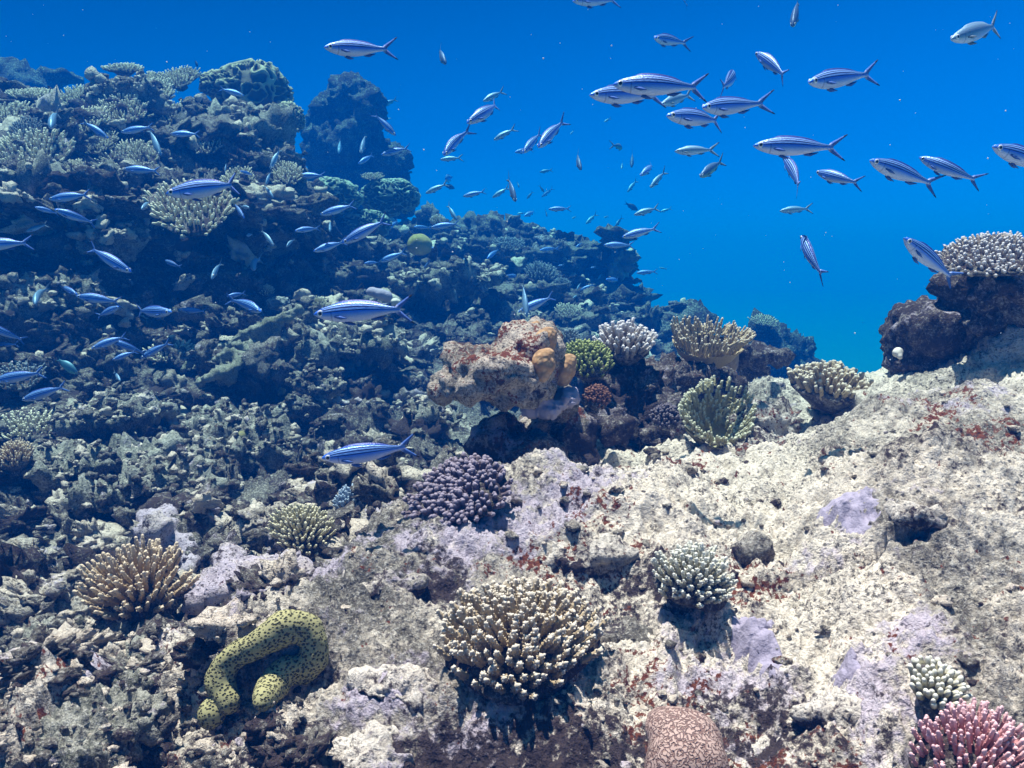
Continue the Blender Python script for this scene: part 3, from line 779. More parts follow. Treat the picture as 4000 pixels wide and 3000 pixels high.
def colony(name, label, c, Rr_, axis, mat, form='dome', n=110, L=.3, fr=.05, h=.35, spread=1.1, nubs=0, seed=1, group=None, cat="coral", base_mat=None, foot=None, squash=1.0, up_bias=.25, gap=0.0, sides=7, rings=6, rim=1.0, start=.0, arc=None, taper=.72):
    """a branching colony of radius Rr_; L, fr and h are fractions of it. Parts: the branches and the base they rise from"""
    r = np.random.default_rng(seed)
    a, b, ax = frame(axis); a = np.array(a); b = np.array(b); ax = np.array(ax)
    c = np.array(c, float)
    root = bpy.data.objects.new(name, None); col.objects.link(root); root.empty_display_size = .05
    foot = c - ax * Rr_ * .6 if foot is None else np.array(foot, float)
    root.location = foot
    mb = MB()
    golden = math.pi * (3 - math.sqrt(5))
    ph0 = r.uniform(0, 6.28)
    for k in range(n):
        t = (k + .5) / n
        rr = math.sqrt(start * start + (1 - start * start) * t) * (1 + .05 * r.normal())
        ph = k * golden + ph0 + r.normal() * .12
        if arc and not (arc[0] <= (math.degrees(ph) % 360) <= arc[1]): continue
        lobes = 1 + .10 * math.sin(2 * ph + seed) + .07 * math.sin(3 * ph + 2 * seed)
        if r.random() < gap: continue
        rad_ = (math.cos(ph) * a + math.sin(ph) * b)
        if form == 'dome':
            z = h * (1 - min(rr, 1.05) ** 2); dr = rad_ * rr * spread + ax
            base = rr * .62
        elif form == 'table':
            z = .10 * h * (1 - rr * rr); dr = rad_ * (rr ** 3) * spread + ax * (1.15 - .55 * rr ** 4); base = rr * .93
        else:  # vase: a cup whose wall carries fingers outside, inside and on its lip
            if k % 5 < 2: rr = .30 + .72 * ((k * .618) % 1.0) ** .6; dr = rad_ * (1.0 * spread) + ax * .55; base = rr * .86
            else: rr = math.sqrt(.15 + .85 * t); dr = rad_ * .45 * rr * spread + ax; base = rr * .84
            z = h * (rr ** 1.5) - h * .5
        p0 = c + Rr_ * lobes * (rad_ * base * np.array(1.0)) + ax * Rr_ * z * squash
        LL = L * Rr_ * r.uniform(.72, 1.22) * (1 + (rim - 1) * rr ** 4)
        dr = dr + r.normal(size=3) * .10
        dr = dr / np.linalg.norm(dr) + np.array([0, 0, up_bias])
        finger(mb, p0 - dr / np.linalg.norm(dr) * LL * .25, dr, LL, fr * Rr_ * r.uniform(.85, 1.18), r, sides, rings, nubs, taper=taper)
    me = mb.mesh(name + "_branches", mat, foot)
    link("branches", me, root)
    # base: the solid plate or dome the fingers rise from, on its stalk
    nb_u, nb_v = 40, 22
    th = np.linspace(0, 2 * np.pi, nb_u, endpoint=False)
    rows = []
    for j in range(nb_v):
        s = j / (nb_v - 1)
        if form == 'table':
            if s < .5: rr = .97 * (s / .5) + .01; z = .10 * h * (1 - rr * rr)
            else: u = (s - .5) / .5; rr = .97 - .77 * u ** .7; z = -.06 - .34 * u ** 1.7
        elif form == 'dome':
            if s < .5: rr = .70 * (s / .5) + .01; z = h * (1 - rr * rr / .5) - .04
            else: u = (s - .5) / .5; rr = .70 - .44 * u; z = -.03 - .42 * u
        else:
            if s < .5: rr = .80 * (1 - s / .5) ** .7; rr = .82 * (s / .5) + .01; z = h * rr ** 1.5 - h * .5 - .02
            else: u = (s - .5) / .5; rr = .84 - .62 * u; z = h * rr ** 1.4 - h * .5 - .10 * min(1, u * 4)
        q = c + Rr_ * (1 + .10 * np.sin(2 * th + seed + ph0 * 0) + .07 * np.sin(3 * th + 2 * seed))[:, None] * rr * (np.cos(th)[:, None] * a + np.sin(th)[:, None] * b) + ax * Rr_ * z * (squash if s < .5 else 1)
        rows.append(q)
    # stalk down to the foot
    last = rows[-1]; lc = last.mean(0)
    for u in (.35, .7, 1.0):
        rows.append(lc + (foot - lc) * u + (last - lc) * (1 + (.25 if form == 'vase' else .5) * u))
    v = np.concatenate(rows + [rows[0].mean(0)[None], rows[-1].mean(0)[None]])
    nrw = len(rows)
    v = v + (np.stack([perlin(v * 14 / max(Rr_, .05) * .25 + s_) for s_ in (3, 11, 23)], 1) * Rr_ * .05)
    f4 = grid_faces(nb_u, nrw, True)
    e0 = len(v) - 2; k0 = (nrw - 1) * nb_u
    f3 = np.array([[(i + 1) % nb_u, i, e0] for i in range(nb_u)] + [[k0 + i, k0 + (i + 1) % nb_u, e0 + 1] for i in range(nb_u)])
    link("base", make_mesh(name + "_base", v - foot, [f4, f3], (mat if form == 'vase' else base_mat) or mat, dict(tip=np.full(len(v), .25))), root)
    tag(root, label, cat, group)
    return root
M_cbase = rock_material("coral_base_rock", pale=(.30, .27, .24), turf=(.07, .065, .05), turf_amt=.6, lilac_amt=.2, rust_amt=.1, dark_amt=.45, scale=1.5)
def spot(px, py, d=None):
    return V(px, py, d if d else gdepth(px, py) - .03)
TOCAM = np.array([0, -1.0, 0])
M_cream = coral_material("cream_branching_coral", (.40, .31, .18), (.78, .73, .62), lo=.78, hi=1.1)
M_tanb = coral_material("tan_branching_coral", (.42, .30, .17), (.70, .58, .42), lo=.6)
M_yel = coral_material("yellow_cream_coral", (.42, .38, .22), (.72, .68, .48))
M_blu = coral_material("pale_blue_coral", (.20, .27, .40), (.55, .68, .80))
M_pur = coral_material("purple_coral", (.11, .08, .09), (.34, .29, .35), lo=.66)
M_grn = coral_material("green_coral", (.14, .17, .035), (.46, .52, .20))
M_wht = coral_material("white_lilac_coral", (.34, .28, .22), (.76, .72, .72))
M_gcr = coral_material("green_cream_coral", (.28, .26, .13), (.62, .64, .48))
M_ice = coral_material("white_ice_coral", (.38, .35, .21), (.78, .78, .68), lo=.5)
M_pnk = coral_material("pink_coral", (.55, .24, .24), (.80, .54, .56))
M_tab = coral_material("table_coral", (.42, .38, .24), (.86, .80, .62), 60, lo=.4)
M_tabg = coral_material("grey_table_coral", (.13, .15, .16), (.33, .38, .40), 60)
M_brn = coral_material("brown_knob_coral", (.07, .035, .025), (.26, .13, .09))
M_drk = coral_material("dark_knob_coral", (.03, .025, .035), (.20, .17, .20))
K = lambda w, d: w / 2 / FPX * d
def put(lab, px, py, w, d, axis, mat, foot_px=None, snap=False, lift=.35, **k):
    if foot_px is None and snap:
        d = min(gdepth(px, py + w * .12), d + .5) - lift * K(w, d)
    c = V(px, py, d)
    ft = None
    if foot_px is not None:
        ft = np.array(real_spot(*foot_px)[:]); ft = ft - np.array([0, 0, .03])
    return colony(k.pop('name', 'branching_coral'), lab, c, K(w, d), axis, mat, foot=ft, base_mat=k.pop('base_mat', M_cbase), **k)
# foreground heads
put("large cream branching coral in the bottom middle, tips white", 2030, 2520, 820, 1.14, (.03, -.38, 1), M_cream, None, snap=True, lift=.10, n=270, L=.31, fr=.036, taper=.62, h=.30, spread=1.25, nubs=22, seed=4, rings=7, sides=8, up_bias=.12)
put("tan branching coral on the left rubble slope", 545, 2310, 480, 1.50, (.05, -.55, 1), M_tanb, (640, 2460), n=125, L=.55, fr=.046, taper=.62, h=.35, spread=1.35, nubs=18, seed=8, up_bias=.15, gap=.06)
put("yellowish cream vase shaped coral in front of the pale blue coral", 1180, 2085, 330, 1.68, (.08, -.6, 1), M_yel, None, snap=True, lift=.6, form='dome', n=230, L=.34, fr=.036, h=.45, spread=1.2, nubs=5, seed=3, up_bias=.1)
put("small pale blue coral at the foot of the rubble", 1372, 1968, 190, 2.25, (0, -.5, 1), M_blu, None, snap=True, lift=.9, n=95, L=.42, fr=.05, h=.42, spread=1.2, nubs=5, seed=5)
put("purple knobbed table coral under the boulder, half in its shade", 1790, 1930, 400, 1.76, (-.45, -.6, 1), M_pur, None, snap=True, form='table', n=270, L=.23, fr=.055, h=1.6, spread=1.3, nubs=5, taper=.88, seed=7, up_bias=.05, sides=7, squash=1.0)
put("bright green coral between the boulder and the white finger coral", 2290, 1415, 290, 2.18, (-.1, -.55, 1), M_grn, (2330, 1500), n=190, L=.26, fr=.042, h=.42, spread=1.2, nubs=6, seed=9)
put("white and lilac finger coral right of the green coral", 2445, 1365, 270, 2.3, (.05, -.3, 1), M_wht, (2450, 1450), n=80, L=.62, fr=.068, h=.40, spread=1.2, nubs=12, seed=10, up_bias=.12)
put("cream vase coral of fine branches on the ridge", 2755, 1375, 310, 2.55, (.05, -.35, 1), M_cream, (2760, 1480), form='vase', n=430, L=.32, fr=.034, h=.95, spread=1.05, nubs=4, seed=11, up_bias=.22)
put("greenish cream funnel coral standing below the ridge", 2800, 1670, 350, 2.05, (.02, -.65, 1), M_gcr, None, snap=True, lift=.7, form='vase', n=430, L=.22, fr=.038, h=1.0, spread=1.0, nubs=4, seed=12, up_bias=.12)
put("cream knob coral sitting in the saddle against blue water", 3240, 1510, 400, 2.45, (0, -.22, 1), M_cream, (3240, 1540), n=130, L=.32, fr=.055, h=.22, spread=1.25, nubs=4, seed=13, up_bias=.15)
put("pale plate coral with a knobbed surface on the tall dark pillar", 3890, 1000, 400, 2.15, (-.25, -.45, 1), M_wht, None, form='table', n=330, L=.16, fr=.034, h=.9, spread=1.2, nubs=2, seed=14, up_bias=.05)
put("icy white branching coral on the pale platform", 2705, 2275, 390, 1.40, (.05, -.6, 1), M_ice, None, snap=True, n=125, L=.44, fr=.050, taper=.65, h=.40, spread=1.25, nubs=16, seed=15, up_bias=.12)
put("pink branching coral in the bottom right corner", 3800, 2985, 640, .86, (.05, -.45, 1), M_pnk, (3800, 2999), n=190, L=.34, fr=.032, h=.45, spread=1.05, nubs=9, seed=16, up_bias=.2)
put("stubby cream coral beside the pink coral", 3655, 2690, 300, 1.02, (0, -.6, 1), M_ice, (3660, 2750), n=75, L=.40, fr=.085, h=.35, spread=1.2, nubs=0, seed=17, sides=9)
put("dark knobbly coral clump left of the greenish funnel coral", 2600, 1640, 170, 2.1, (0, -.5, 1), M_drk, (2600, 1720), n=110, L=.36, fr=.085, h=.5, spread=1.3, nubs=0, seed=18)
put("reddish brown knobbly coral right of the boulder", 2330, 1560, 160, 2.0, (.3, -.5, 1), M_brn, None, n=120, L=.34, fr=.075, h=.5, spread=1.3, nubs=2, seed=19)
put("dark crusted knob coral below the white finger coral", 2470, 1560, 200, 2.3, (0, -.5, 1), M_drk, (2470, 1640), n=120, L=.32, fr=.07, h=.5, spread=1.3, nubs=0, seed=20)
put("dim grey coral in the gap behind the green coral", 2225, 1325, 120, 3.6, (0, -.4, 1), M_tabg, (2225, 1400), n=70, L=.4, fr=.06, h=.4, spread=1.2, seed=21)
# tables of the left crest
G_T = "table corals on the left reef crest"
TB = [
 ("small table coral topmost on the left crest", 487, 270, 150, 5.4, M_tab), ("dim table coral at the crest's left shoulder", 127, 372, 175, 5.0, M_tab),
 ("wide pale table coral in the centre of the left crest", 470, 432, 230, 5.0, M_tab), ("creamy table coral right of the wide pale one on the crest", 655, 455, 180, 4.9, M_tab),
 ("narrow table coral with ragged tips above the crest's dark hollow", 325, 475, 190, 4.7, M_tab), ("largest table coral at the left edge of the reef", 120, 590, 310, 4.2, M_tab),
 ("fan shaped table coral above a pale striped fusilier", 513, 612, 225, 4.5, M_tab), ("round cream table coral behind the biggest left fusilier", 747, 810, 350, 3.75, M_tab),
 ("little table coral of round knobs at the crest's right end", 1112, 680, 150, 4.8, M_tab), ("ragged table coral under the crest's topmost one", 600, 365, 180, 5.2, M_tab),
 ("spiky coral beside the scrolled leather coral on the crest", 700, 305, 150, 5.4, M_tab), ("knobbed coral cut by the left edge high on the reef", 30, 450, 190, 4.9, M_tab),
 ("small dark plate coral in shade above the round cream one", 1000, 640, 120, 4.9, M_tabg),
 ("table coral halfway down the crest under the creamy one", 800, 560, 150, 4.8, M_tab), ("small table coral left of the scrolled dome's shaded foot", 860, 470, 130, 5.2, M_tab),
 ("table coral among rubble under the crest's right shoulder", 930, 700, 140, 4.7, M_tab), ("pale table coral between the two largest ones on the left", 380, 560, 150, 4.5, M_tab),
 ("low table coral on the crest rim right of the topmost one", 590, 320, 140, 5.4, M_tab), ("table coral on the rim between the crest's shoulder and its top", 300, 385, 170, 5.2, M_tab),
 ("small table coral at the right hand foot of the largest left one", 290, 660, 120, 4.2, M_tab), ("little bright table coral below the scrolled dome's right flank", 1020, 560, 110, 5.0, M_tab),
 ("patch of table coral hanging left of the diving fish", 100, 505, 140, 4.6, M_tabg),
]
for k, (lab, x, y, w, d, mt) in enumerate(TB):
    n = int(110 + w * .35)
    put(lab, x, y, w, d, (.05, -.85 if k not in (0, 1) else -.3, 1), mt, None, form='table', n=n, L=.20 if w > 200 else .26, fr=.034 if w > 200 else .045, h=.9, spread=1.5, seed=40 + k, group=G_T, name='table_coral', sides=5, rings=3, squash=1, snap=(k != 7))
TM = [
 ("bluish grey dome of branching coral on the far middle ridge", 2110, 1080, 160, 5.9, M_tabg, 'dome'), ("grey coral spilling down right of the bluish dome", 2195, 1115, 90, 5.8, M_tabg, 'dome'),
 ("grey plate coral along the crest of the middle ridge", 1990, 955, 130, 7.0, M_tabg, 'table'), ("low grey plate coral at the foot of the middle ridge", 2220, 1215, 120, 5.4, M_tab, 'table'),
 ("white spiky coral alone on the middle ridge crest", 1710, 868, 85, 6.4, M_ice, 'dome'), ("pale plate coral below the pinnacle", 1455, 690, 85, 6.6, M_ice, 'table'),
 ("fan table coral behind the trio of fish on the left slope", 665, 1375, 185, 3.4, M_tab, 'table'), ("wide branching coral at the left edge of the slope", 105, 1665, 250, 2.75, M_tab, 'table'),
 ("dim plate coral at the left edge behind the twin striped fish", 70, 1470, 220, 3.1, M_tabg, 'table'), ("little spiky coral in the dark hollow of the left slope", 1040, 1142, 90, 4.0, M_tab, 'dome'),
 ("bushy grey coral behind the middle fusilier's snout", 1240, 1200, 120, 3.9, M_tab, 'dome'), ("tiny pale green coral on the left slope", 1095, 1535, 60, 3.1, M_yel, 'dome'),
 ("small pale coral above the rubble left of the boulder", 1440, 1440, 60, 3.5, M_ice, 'dome'), ("pale lilac coral tuft at the boulder's foot", 1925, 1650, 60, 2.35, M_blu, 'dome'),
 ("table coral on the small hazed bommie", 2985, 1255, 105, 6.6, M_tab, 'table'), ("hazed plate coral right of the small bommie", 3110, 1355, 100, 7.0, M_tabg, 'table'),
 ("dark red tipped coral at the left edge low on the slope", 60, 1790, 190, 2.3, M_tanb, 'dome'), ("white tufted coral lying at the far left edge", 60, 2200, 100, 1.9, M_ice, 'dome'),
]
for k, (lab, x, y, w, d, mt, fm) in enumerate(TM):
    put(lab, x, y, w, d, (.05, -.4, 1), mt, None, form=fm, n=90 if w < 130 else 150, L=.24 if fm == 'table' else .42, fr=.046, h=.8 if fm == 'table' else .4, spread=1.3, seed=80 + k, sides=5, rings=3, name='table_coral' if fm == 'table' else 'branching_coral', snap=d < 6.2)
print("corals", time.time() - T0)
# scrolled leather corals: domes of meandering folds
def scroll_mat(name, c_low, c_rim):
    m = NT(name); t = m.ramp(m.attr('tip'), .35, .95)
    nz = m.noise(40, 3)
    return m.done(m.mix(t, m.mix(nz, c_low, tuple(x * 1.5 for x in c_low)), c_rim), .8, m.bump(nz, .4, .01))
def scroll_coral(lab, px, py, w, h, d, mat, freq=4.5, amp=.14, seed=1, sub=6):
    v, f = ico(sub)
    k = K(1, d) * 2
    q = v * freq + seed * 3.3
    q = q + .7 * np.stack([perlin(q * .6 + s) for s in (5, 25, 45)], 1)
    g = np.abs(perlin(q)); ridge = sstep(.20, .05, g)
    rr = 1 + amp * ridge - amp * .5 + .16 * fbm(v * 1.4 + seed, 2)
    vv = v * rr[:, None] * np.array([w / 2 * k, w / 2 * k * .8, h / 2 * k])
    d = min(gdepth(px, py + h * .3), d + .5) - .12 * K(w, d)
    c = V(px, py, d)
    o = link("leather_coral", make_mesh("leather_coral", vv + np.array([0, 0, h / 2 * k]), f, mat, dict(tip=ridge)), None, c - np.array([0, 0, h / 2 * k]))
    tag(o, lab, "coral")
    return o
M_scr = scroll_mat("leather_coral_brown", (.085, .08, .055), (.42, .42, .28))
M_scr2 = scroll_mat("leather_coral_green", (.06, .085, .065), (.30, .40, .32))
scroll_coral("big dome of scrolled leather coral crowning the left reef", 985, 370, 320, 250, 5.6, M_scr, 3.4, .16, 2)
scroll_coral("low scrolled leather coral spilling left of the big dome", 850, 330, 150, 110, 5.5, M_scr, 3.6, .2, 5, 5)
scroll_coral("frilled leather coral on the right flank of the crest", 1130, 460, 130, 120, 5.4, M_scr, 4, .18, 7, 5)
scroll_coral("green frilled coral covering the middle ridge's left end", 1300, 770, 230, 150, 5.7, M_scr2, 4.2, .18, 3)
scroll_coral("green frilled coral mound right under the pinnacle", 1520, 770, 230, 150, 6.2, M_scr2, 4.2, .18, 9)
scroll_coral("dim frilled coral on the shaded side of the middle ridge", 1430, 880, 200, 120, 5.8, M_scr2, 4, .18, 13)
scroll_coral("grey curled leather coral beside the fallen fingered coral", 1090, 1185, 95, 60, 3.75, scroll_mat("leather_coral_grey", (.16, .17, .16), (.36, .38, .36)), 2.0, .25, 4, 5)
def dome_coral(lab, parts, mat, d, seed, vox=.01, name='lump_coral', amp=.05):
    o = blob_rock(name, [rs(x, y, dd if dd else d, w, h, w / 2 / FPX * d) for x, y, w, h, dd in parts], mat, vox, amp, 4, seed, None, .1)
    tag(o, lab, "coral"); return o
dome_coral("smooth yellow green dome coral on the middle ridge", [(1637, 955, 105, 85, None)], knob_material("dome_coral", (.22, .21, .06), (.30, .29, .10), 30), 5.5, 1, .015)
dome_coral("lilac lobed coral just above the middle fusilier", [(1450, 1140, 55, 45, None), (1485, 1150, 60, 45, None), (1510, 1160, 40, 40, None)], M_lil, 3.9, 2, .008)
dome_coral("white lump coral behind the middle fusilier's back", [(1548, 1180, 45, 30, None)], knob_material("pale_lump", (.55, .52, .46), (.62, .6, .55), 50), 3.8, 3, .006)
dome_coral("small green knob coral on the turf ledge", [(950, 1705, 50, 45, None)], knob_material("green_knob", (.16, .16, .06), (.24, .24, .1), 60), 2.7, 4, .006)
# fallen fingered coral: thick dead branches fanning down the slope
M_log = rock_material("dead_branch_rock", pale=(.36, .36, .28), turf=(.15, .16, .10), turf_amt=.5, lilac_amt=.05, rust_amt=.04, dark_amt=.12, scale=1.6)
def tube_pts(pts, radii, n=24):
    pts = np.array(pts, float); t = np.linspace(0, len(pts) - 1, n); out = []
    for q in t:
        i = min(int(q), len(pts) - 2); f_ = q - i
        p0, p1, p2, p3 = pts[max(i - 1, 0)], pts[i], pts[i + 1], pts[min(i + 2, len(pts) - 1)]
        out.append(.5 * ((2 * p1) + (p2 - p0) * f_ + (2 * p0 - 5 * p1 + 4 * p2 - p3) * f_ ** 2 + (3 * p1 - p0 - 3 * p2 + p3) * f_ ** 3))
    return np.array(out), np.interp(t, range(len(radii)), radii)
def blobs_along(pts, radii, n=26, flat=1.0):
    c, r = tube_pts(pts, radii, n)
    return [(q, (s, s, s * flat)) for q, s in zip(c, r)]
bl = []
dl = 3.55
for pts in ([(1165, 1215), (1040, 1270), (900, 1340), (730, 1430)], [(1100, 1245), (980, 1330), (860, 1400), (720, 1450)], [(1030, 1320), (930, 1400), (860, 1450), (780, 1500)], [(1000, 1350), (920, 1430), (900, 1490)], [(1080, 1290), (1060, 1330), (1030, 1350)]):
    bl += blobs_along([V(x, y, min(gdepth(x, y) - .10, dl + .1)) for x, y in pts], [.022, .025, .022, .015][:len(pts)], 16)
o = blob_rock("fallen_branch_coral", bl, M_log, .009, .16, 11, 6, None, .6)
tag(o, "fallen fan of thick dead coral branches on the left slope", "coral")
# winding brain coral low on the left
def brain_material(name, c_hi, c_pit, scale, lo=.16, hi=.36):
    m = NT(name)
    x = m.n('ShaderNodeTexVoronoi', feature='F1'); x.inputs['Scale'].default_value = scale
    m.l(m.obj(), x.inputs['Vector']); v = x.outputs['Distance']
    pit = m.ramp(v, lo, hi)
    nz = m.noise(8, 3)
    c = m.mix(pit, c_pit, m.mix(nz, c_hi, tuple(q * .75 for q in c_hi)))
    return m.done(c, .8, m.bump(pit, .9, .012))
M_fav = brain_material("brain_coral_yellow", (.42, .40, .19), (.085, .085, .035), 250, .20, .50)
def VG(px, py, lift, sh=40):
    """a point resting on the finished reef surface, lifted by so many metres"""
    return np.array(real_spot(px, py + sh)[:]) + np.array([0, -.25 * lift, lift * .8])
bl = blobs_along([VG(1215, 2465, .030), VG(1140, 2470, .034), VG(1030, 2520, .028), VG(915, 2590, .032), VG(870, 2690, .034), VG(905, 2765, .034)], [.020, .024, .019, .018, .021, .016], 44)
bl += blobs_along([VG(1235, 2500, .028), VG(1235, 2580, .022), VG(1190, 2630, .012)], [.019, .021, .014], 12)
bl += blobs_along([VG(1130, 2635, .034), VG(1085, 2690, .034), VG(1030, 2755, .026)], [.019, .022, .012], 16)
o = blob_rock("brain_coral", bl, M_fav, .005, .05, 10, 2, None, .3)
tag(o, "winding yellow green brain coral with dark pits at lower left", "coral")
o = blob_rock("brain_coral", [(VG(840, 2850, .035, 0), (.019, .021, .022)), (VG(860, 2810, .035, 0), (.015, .015, .015))], M_fav, .005, .03, 8, 2, None, .05)
tag(o, "small yellow green brain coral knob below the winding one", "coral")
mm = NT("brain_coral_pink")
_n = mm.noise(215, 1.0, .4, dist=.4)
_r = mm.ramp(mm.math('ABSOLUTE', mm.math('SUBTRACT', _n, .5)), .02, .10)
M_pb = mm.done(mm.mix(_r, (.24, .15, .125), (.46, .335, .285)), .8, mm.bump(_r, .8, .008))
o = blob_rock("brain_coral", [(V(2680, 2910, 1.0), (.042, .045, .038)), (V(2610, 2850, 1.02), (.027, .030, .022)), (V(2720, 2980, .98), (.035, .038, .036)), (V(2580, 2815, 1.05), (.020, .024, .014)), (V(2660, 3020, .98), (.042, .042, .05))], M_pb, .005, .05, 9, 2, None, .15)
tag(o, "pinkish brown maze patterned brain coral at the bottom edge", "coral")
# lavender crusts on the platform
def crust(lab, outline, th=.006, seed=0):
    """a thin living crust that follows the rock under it"""
    pts = [np.array(real_spot(x, y)[:]) for x, y in outline]
    pts = np.array(pts); cen = pts[:, :2].mean(0)
    angp = np.arctan2(pts[:, 1] - cen[1], pts[:, 0] - cen[0]); rp = np.linalg.norm(pts[:, :2] - cen, axis=1); o_ = np.argsort(angp)
    angp = angp[o_]; rp = rp[o_]
    nu, nv = 96, 26
    th_ = np.linspace(-np.pi, np.pi, nu, endpoint=False)
    rb = np.interp(th_, np.concatenate([[angp[-1] - 2 * np.pi], angp, [angp[0] + 2 * np.pi]]), np.concatenate([[rp[-1]], rp, [rp[0]]]))
    rb = rb * (1 + .13 * perlin(np.stack([np.cos(th_) * 3 + seed, np.sin(th_) * 3, 0 * th_], 1)) + .06 * perlin(np.stack([np.cos(th_) * 9 + seed, np.sin(th_) * 9, 0 * th_], 1)))
    rows = []
    for j in range(nv):
        s = j / (nv - 1); x = cen[0] + np.cos(th_) * rb * s; y = cen[1] + np.sin(th_) * rb * s
        rows.append(np.stack([x, y, np.array([on_ground(a_, b_) for a_, b_ in zip(x, y)]) + th * (1 - s ** 4) - .016 * s ** 10], 1))
    v = np.concatenate(rows)
    v[:, 2] += .004 * fbm(v * 22, 3)
    f4 = grid_faces(nu, nv, True)[:, ::-1]
    base = np.array([cen[0], cen[1], v[:, 2].min()])
    ob = link("encrusting_sponge", make_mesh("encrusting_sponge", v - base, f4, M_lil), None, base)
    tag(ob, lab, "sponge", "lavender crusts on the platform")
crust("wide lavender crust right of the white sunlit rock", [(3170, 2000), (3250, 1930), (3340, 1925), (3430, 1930), (3450, 2000), (3420, 2050), (3350, 2090), (3280, 2070), (3210, 2040)], .008, 2)
crust("lavender crust shaped like a bent bone below the icy white coral", [(2840, 2420), (2930, 2390), (3000, 2410), (2990, 2470), (3060, 2550), (3075, 2620), (3010, 2650), (2940, 2630), (2920, 2560), (2850, 2510)], .008, 5)
crust("small pale lavender crust near the stubby cream coral", [(3290, 2570), (3340, 2590), (3350, 2640), (3310, 2650), (3270, 2610)], .006, 8)
print("corals2", time.time() - T0)
# ------------------------------------------------------------------ fish
def fish_body(name, mat, bend=0.0, deep=1.0, tail=1.0, sub=1.0):
    """striped fusilier, unit length from snout to tail fork along +X (snout at 0, fork at -1); one continuous skin with its fins"""
    xs = np.array([0, .012, .04, .09, .16, .25, .36, .48, .60, .72, .82, .90, .96, 1.0])
    up = np.array([.004, .018, .040, .068, .095, .116, .130, .130, .116, .090, .062, .042, .034, .036]) * deep
    dn = np.array([.004, .016, .036, .064, .092, .114, .128, .126, .110, .082, .052, .036, .032, .034]) * deep
    wd = np.array([.003, .014, .032, .052, .066, .077, .082, .078, .066, .048, .030, .018, .012, .007]) * (.6 + .4 * deep)
    xf = np.concatenate([np.linspace(0, .1, 9)[:-1], np.linspace(.1, 1, 24)])
    up, dn, wd = (np.interp(xf, xs, q) for q in (up, dn, wd))
    # smooth the profiles
    for q in (up, dn, wd):
        q[1:-1] = .25 * q[:-2] + .5 * q[1:-1] + .25 * q[2:]
    ns = 32
    th = np.linspace(0, 2 * np.pi, ns, endpoint=False)
    mb = MB()
    rows = []; stripe = []; lon = []
    for x, u, d, w in zip(xf, up, dn, wd):
        cz = np.cos(th); z = np.where(cz > 0, u * np.sign(cz) * np.abs(cz) ** .95, d * np.sign(cz) * np.abs(cz) ** .95)
        # a low dorsal ridge
        fin = .022 * deep * np.exp(-((th - 0) ** 2) / .006) + .022 * deep * np.exp(-((th - 2 * np.pi) ** 2) / .006)
        z = z + fin * sstep(.22, .32, x) * (1 - sstep(.70, .86, x))
        y = w * np.sin(th) * (1 - .12 * np.cos(th) ** 2)
        rows.append(np.stack([np.full(ns, -x), y, z], 1))
        stripe.append(np.minimum(th, 2 * np.pi - th) / np.pi); lon.append(np.full(ns, x))
    v = np.concatenate(rows)
    v = np.concatenate([v, [[.003, 0, 0], [-1.0, 0, 0]]])
    nr = len(xf)
    f4 = grid_faces(ns, nr, True)[:, ::-1]
    k = (nr - 1) * ns
    f3 = [[i, (i + 1) % ns, len(v) - 2] for i in range(ns)] + [[k + (i + 1) % ns, k + i, len(v) - 1] for i in range(ns)]
    mb.add(v, f4, f3, band=np.concatenate(stripe + [[.5, .5]]), along=np.concatenate(lon + [[0, 1]]), fin=0.0)
    def blade(pts, wid, thick, fintag, bnd=.8):
        """a tapering fin along a line of points"""
        pts = np.array(pts, float); n = len(pts); rws = []
        for i in range(n):
            t = pts[min(i + 1, n - 1)] - pts[max(i - 1, 0)]; t /= np.linalg.norm(t)
            a = np.cross(t, [0, 1, 0]); a /= np.linalg.norm(a) + 1e-9
            w = wid[i]; h = thick * (1 - .8 * i / (n - 1))
            rws.append(np.array([pts[i] + a * w, pts[i] + np.array([0, h, 0]), pts[i] - a * w, pts[i] - np.array([0, h, 0])]))
        vv = np.concatenate(rws + [pts[:1], pts[-1:]])
        ff = grid_faces(4, n, True)
        e = len(vv) - 2; kk = (n - 1) * 4
        f3_ = [[(i + 1) % 4, i, e] for i in range(4)] + [[kk + i, kk + (i + 1) % 4, e + 1] for i in range(4)]
        tg = np.concatenate([np.repeat(np.linspace(.02, 1, n), 4), [0, 1]])
        mb.add(vv, ff, f3_, band=np.full(len(vv), bnd), along=np.full(len(vv), 1.0), fin=tg if fintag else np.full(len(vv), .3))
    for s in (1, -1):
        q = np.linspace(0, 1, 7)
        pts = np.stack([-.95 - .24 * tail * q - .02 * q * q, 0 * q, s * (.012 + .185 * tail * q ** 1.05)], 1)
        blade(pts, np.array([.028, .038, .033, .026, .020, .015, .005]) * tail, .007, True)
    blade([(-.34, .02, -.115 * deep), (-.40, .025, -.150 * deep), (-.46, .03, -.165 * deep)], [.022, .016, .003], .005, False)
    blade([(-.34, -.02, -.115 * deep), (-.40, -.025, -.150 * deep), (-.46, -.03, -.165 * deep)], [.022, .016, .003], .005, False)
    blade([(-.64, 0, -.095 * deep), (-.72, 0, -.105 * deep), (-.82, 0, -.075 * deep)], [.020, .022, .004], .004, False)
    for s in (1, -1):
        blade([(-.24, s * .074, -.03), (-.31, s * .088, -.045), (-.38, s * .098, -.055)], [.010, .020, .004], .004, False)
    v = np.concatenate(mb.v)
    # swimming bend: the tail sweeps to one side
    v[:, 1] += bend * np.clip(-v[:, 0] - .25, 0, 2) ** 2
    v[:, 0] += abs(bend) * .35 * np.clip(-v[:, 0] - .25, 0, 2) ** 2
    return make_mesh(name, v, [np.concatenate(mb.f4), np.concatenate(mb.f3)], mat, {k_: np.concatenate(x) for k_, x in mb.a.items()})
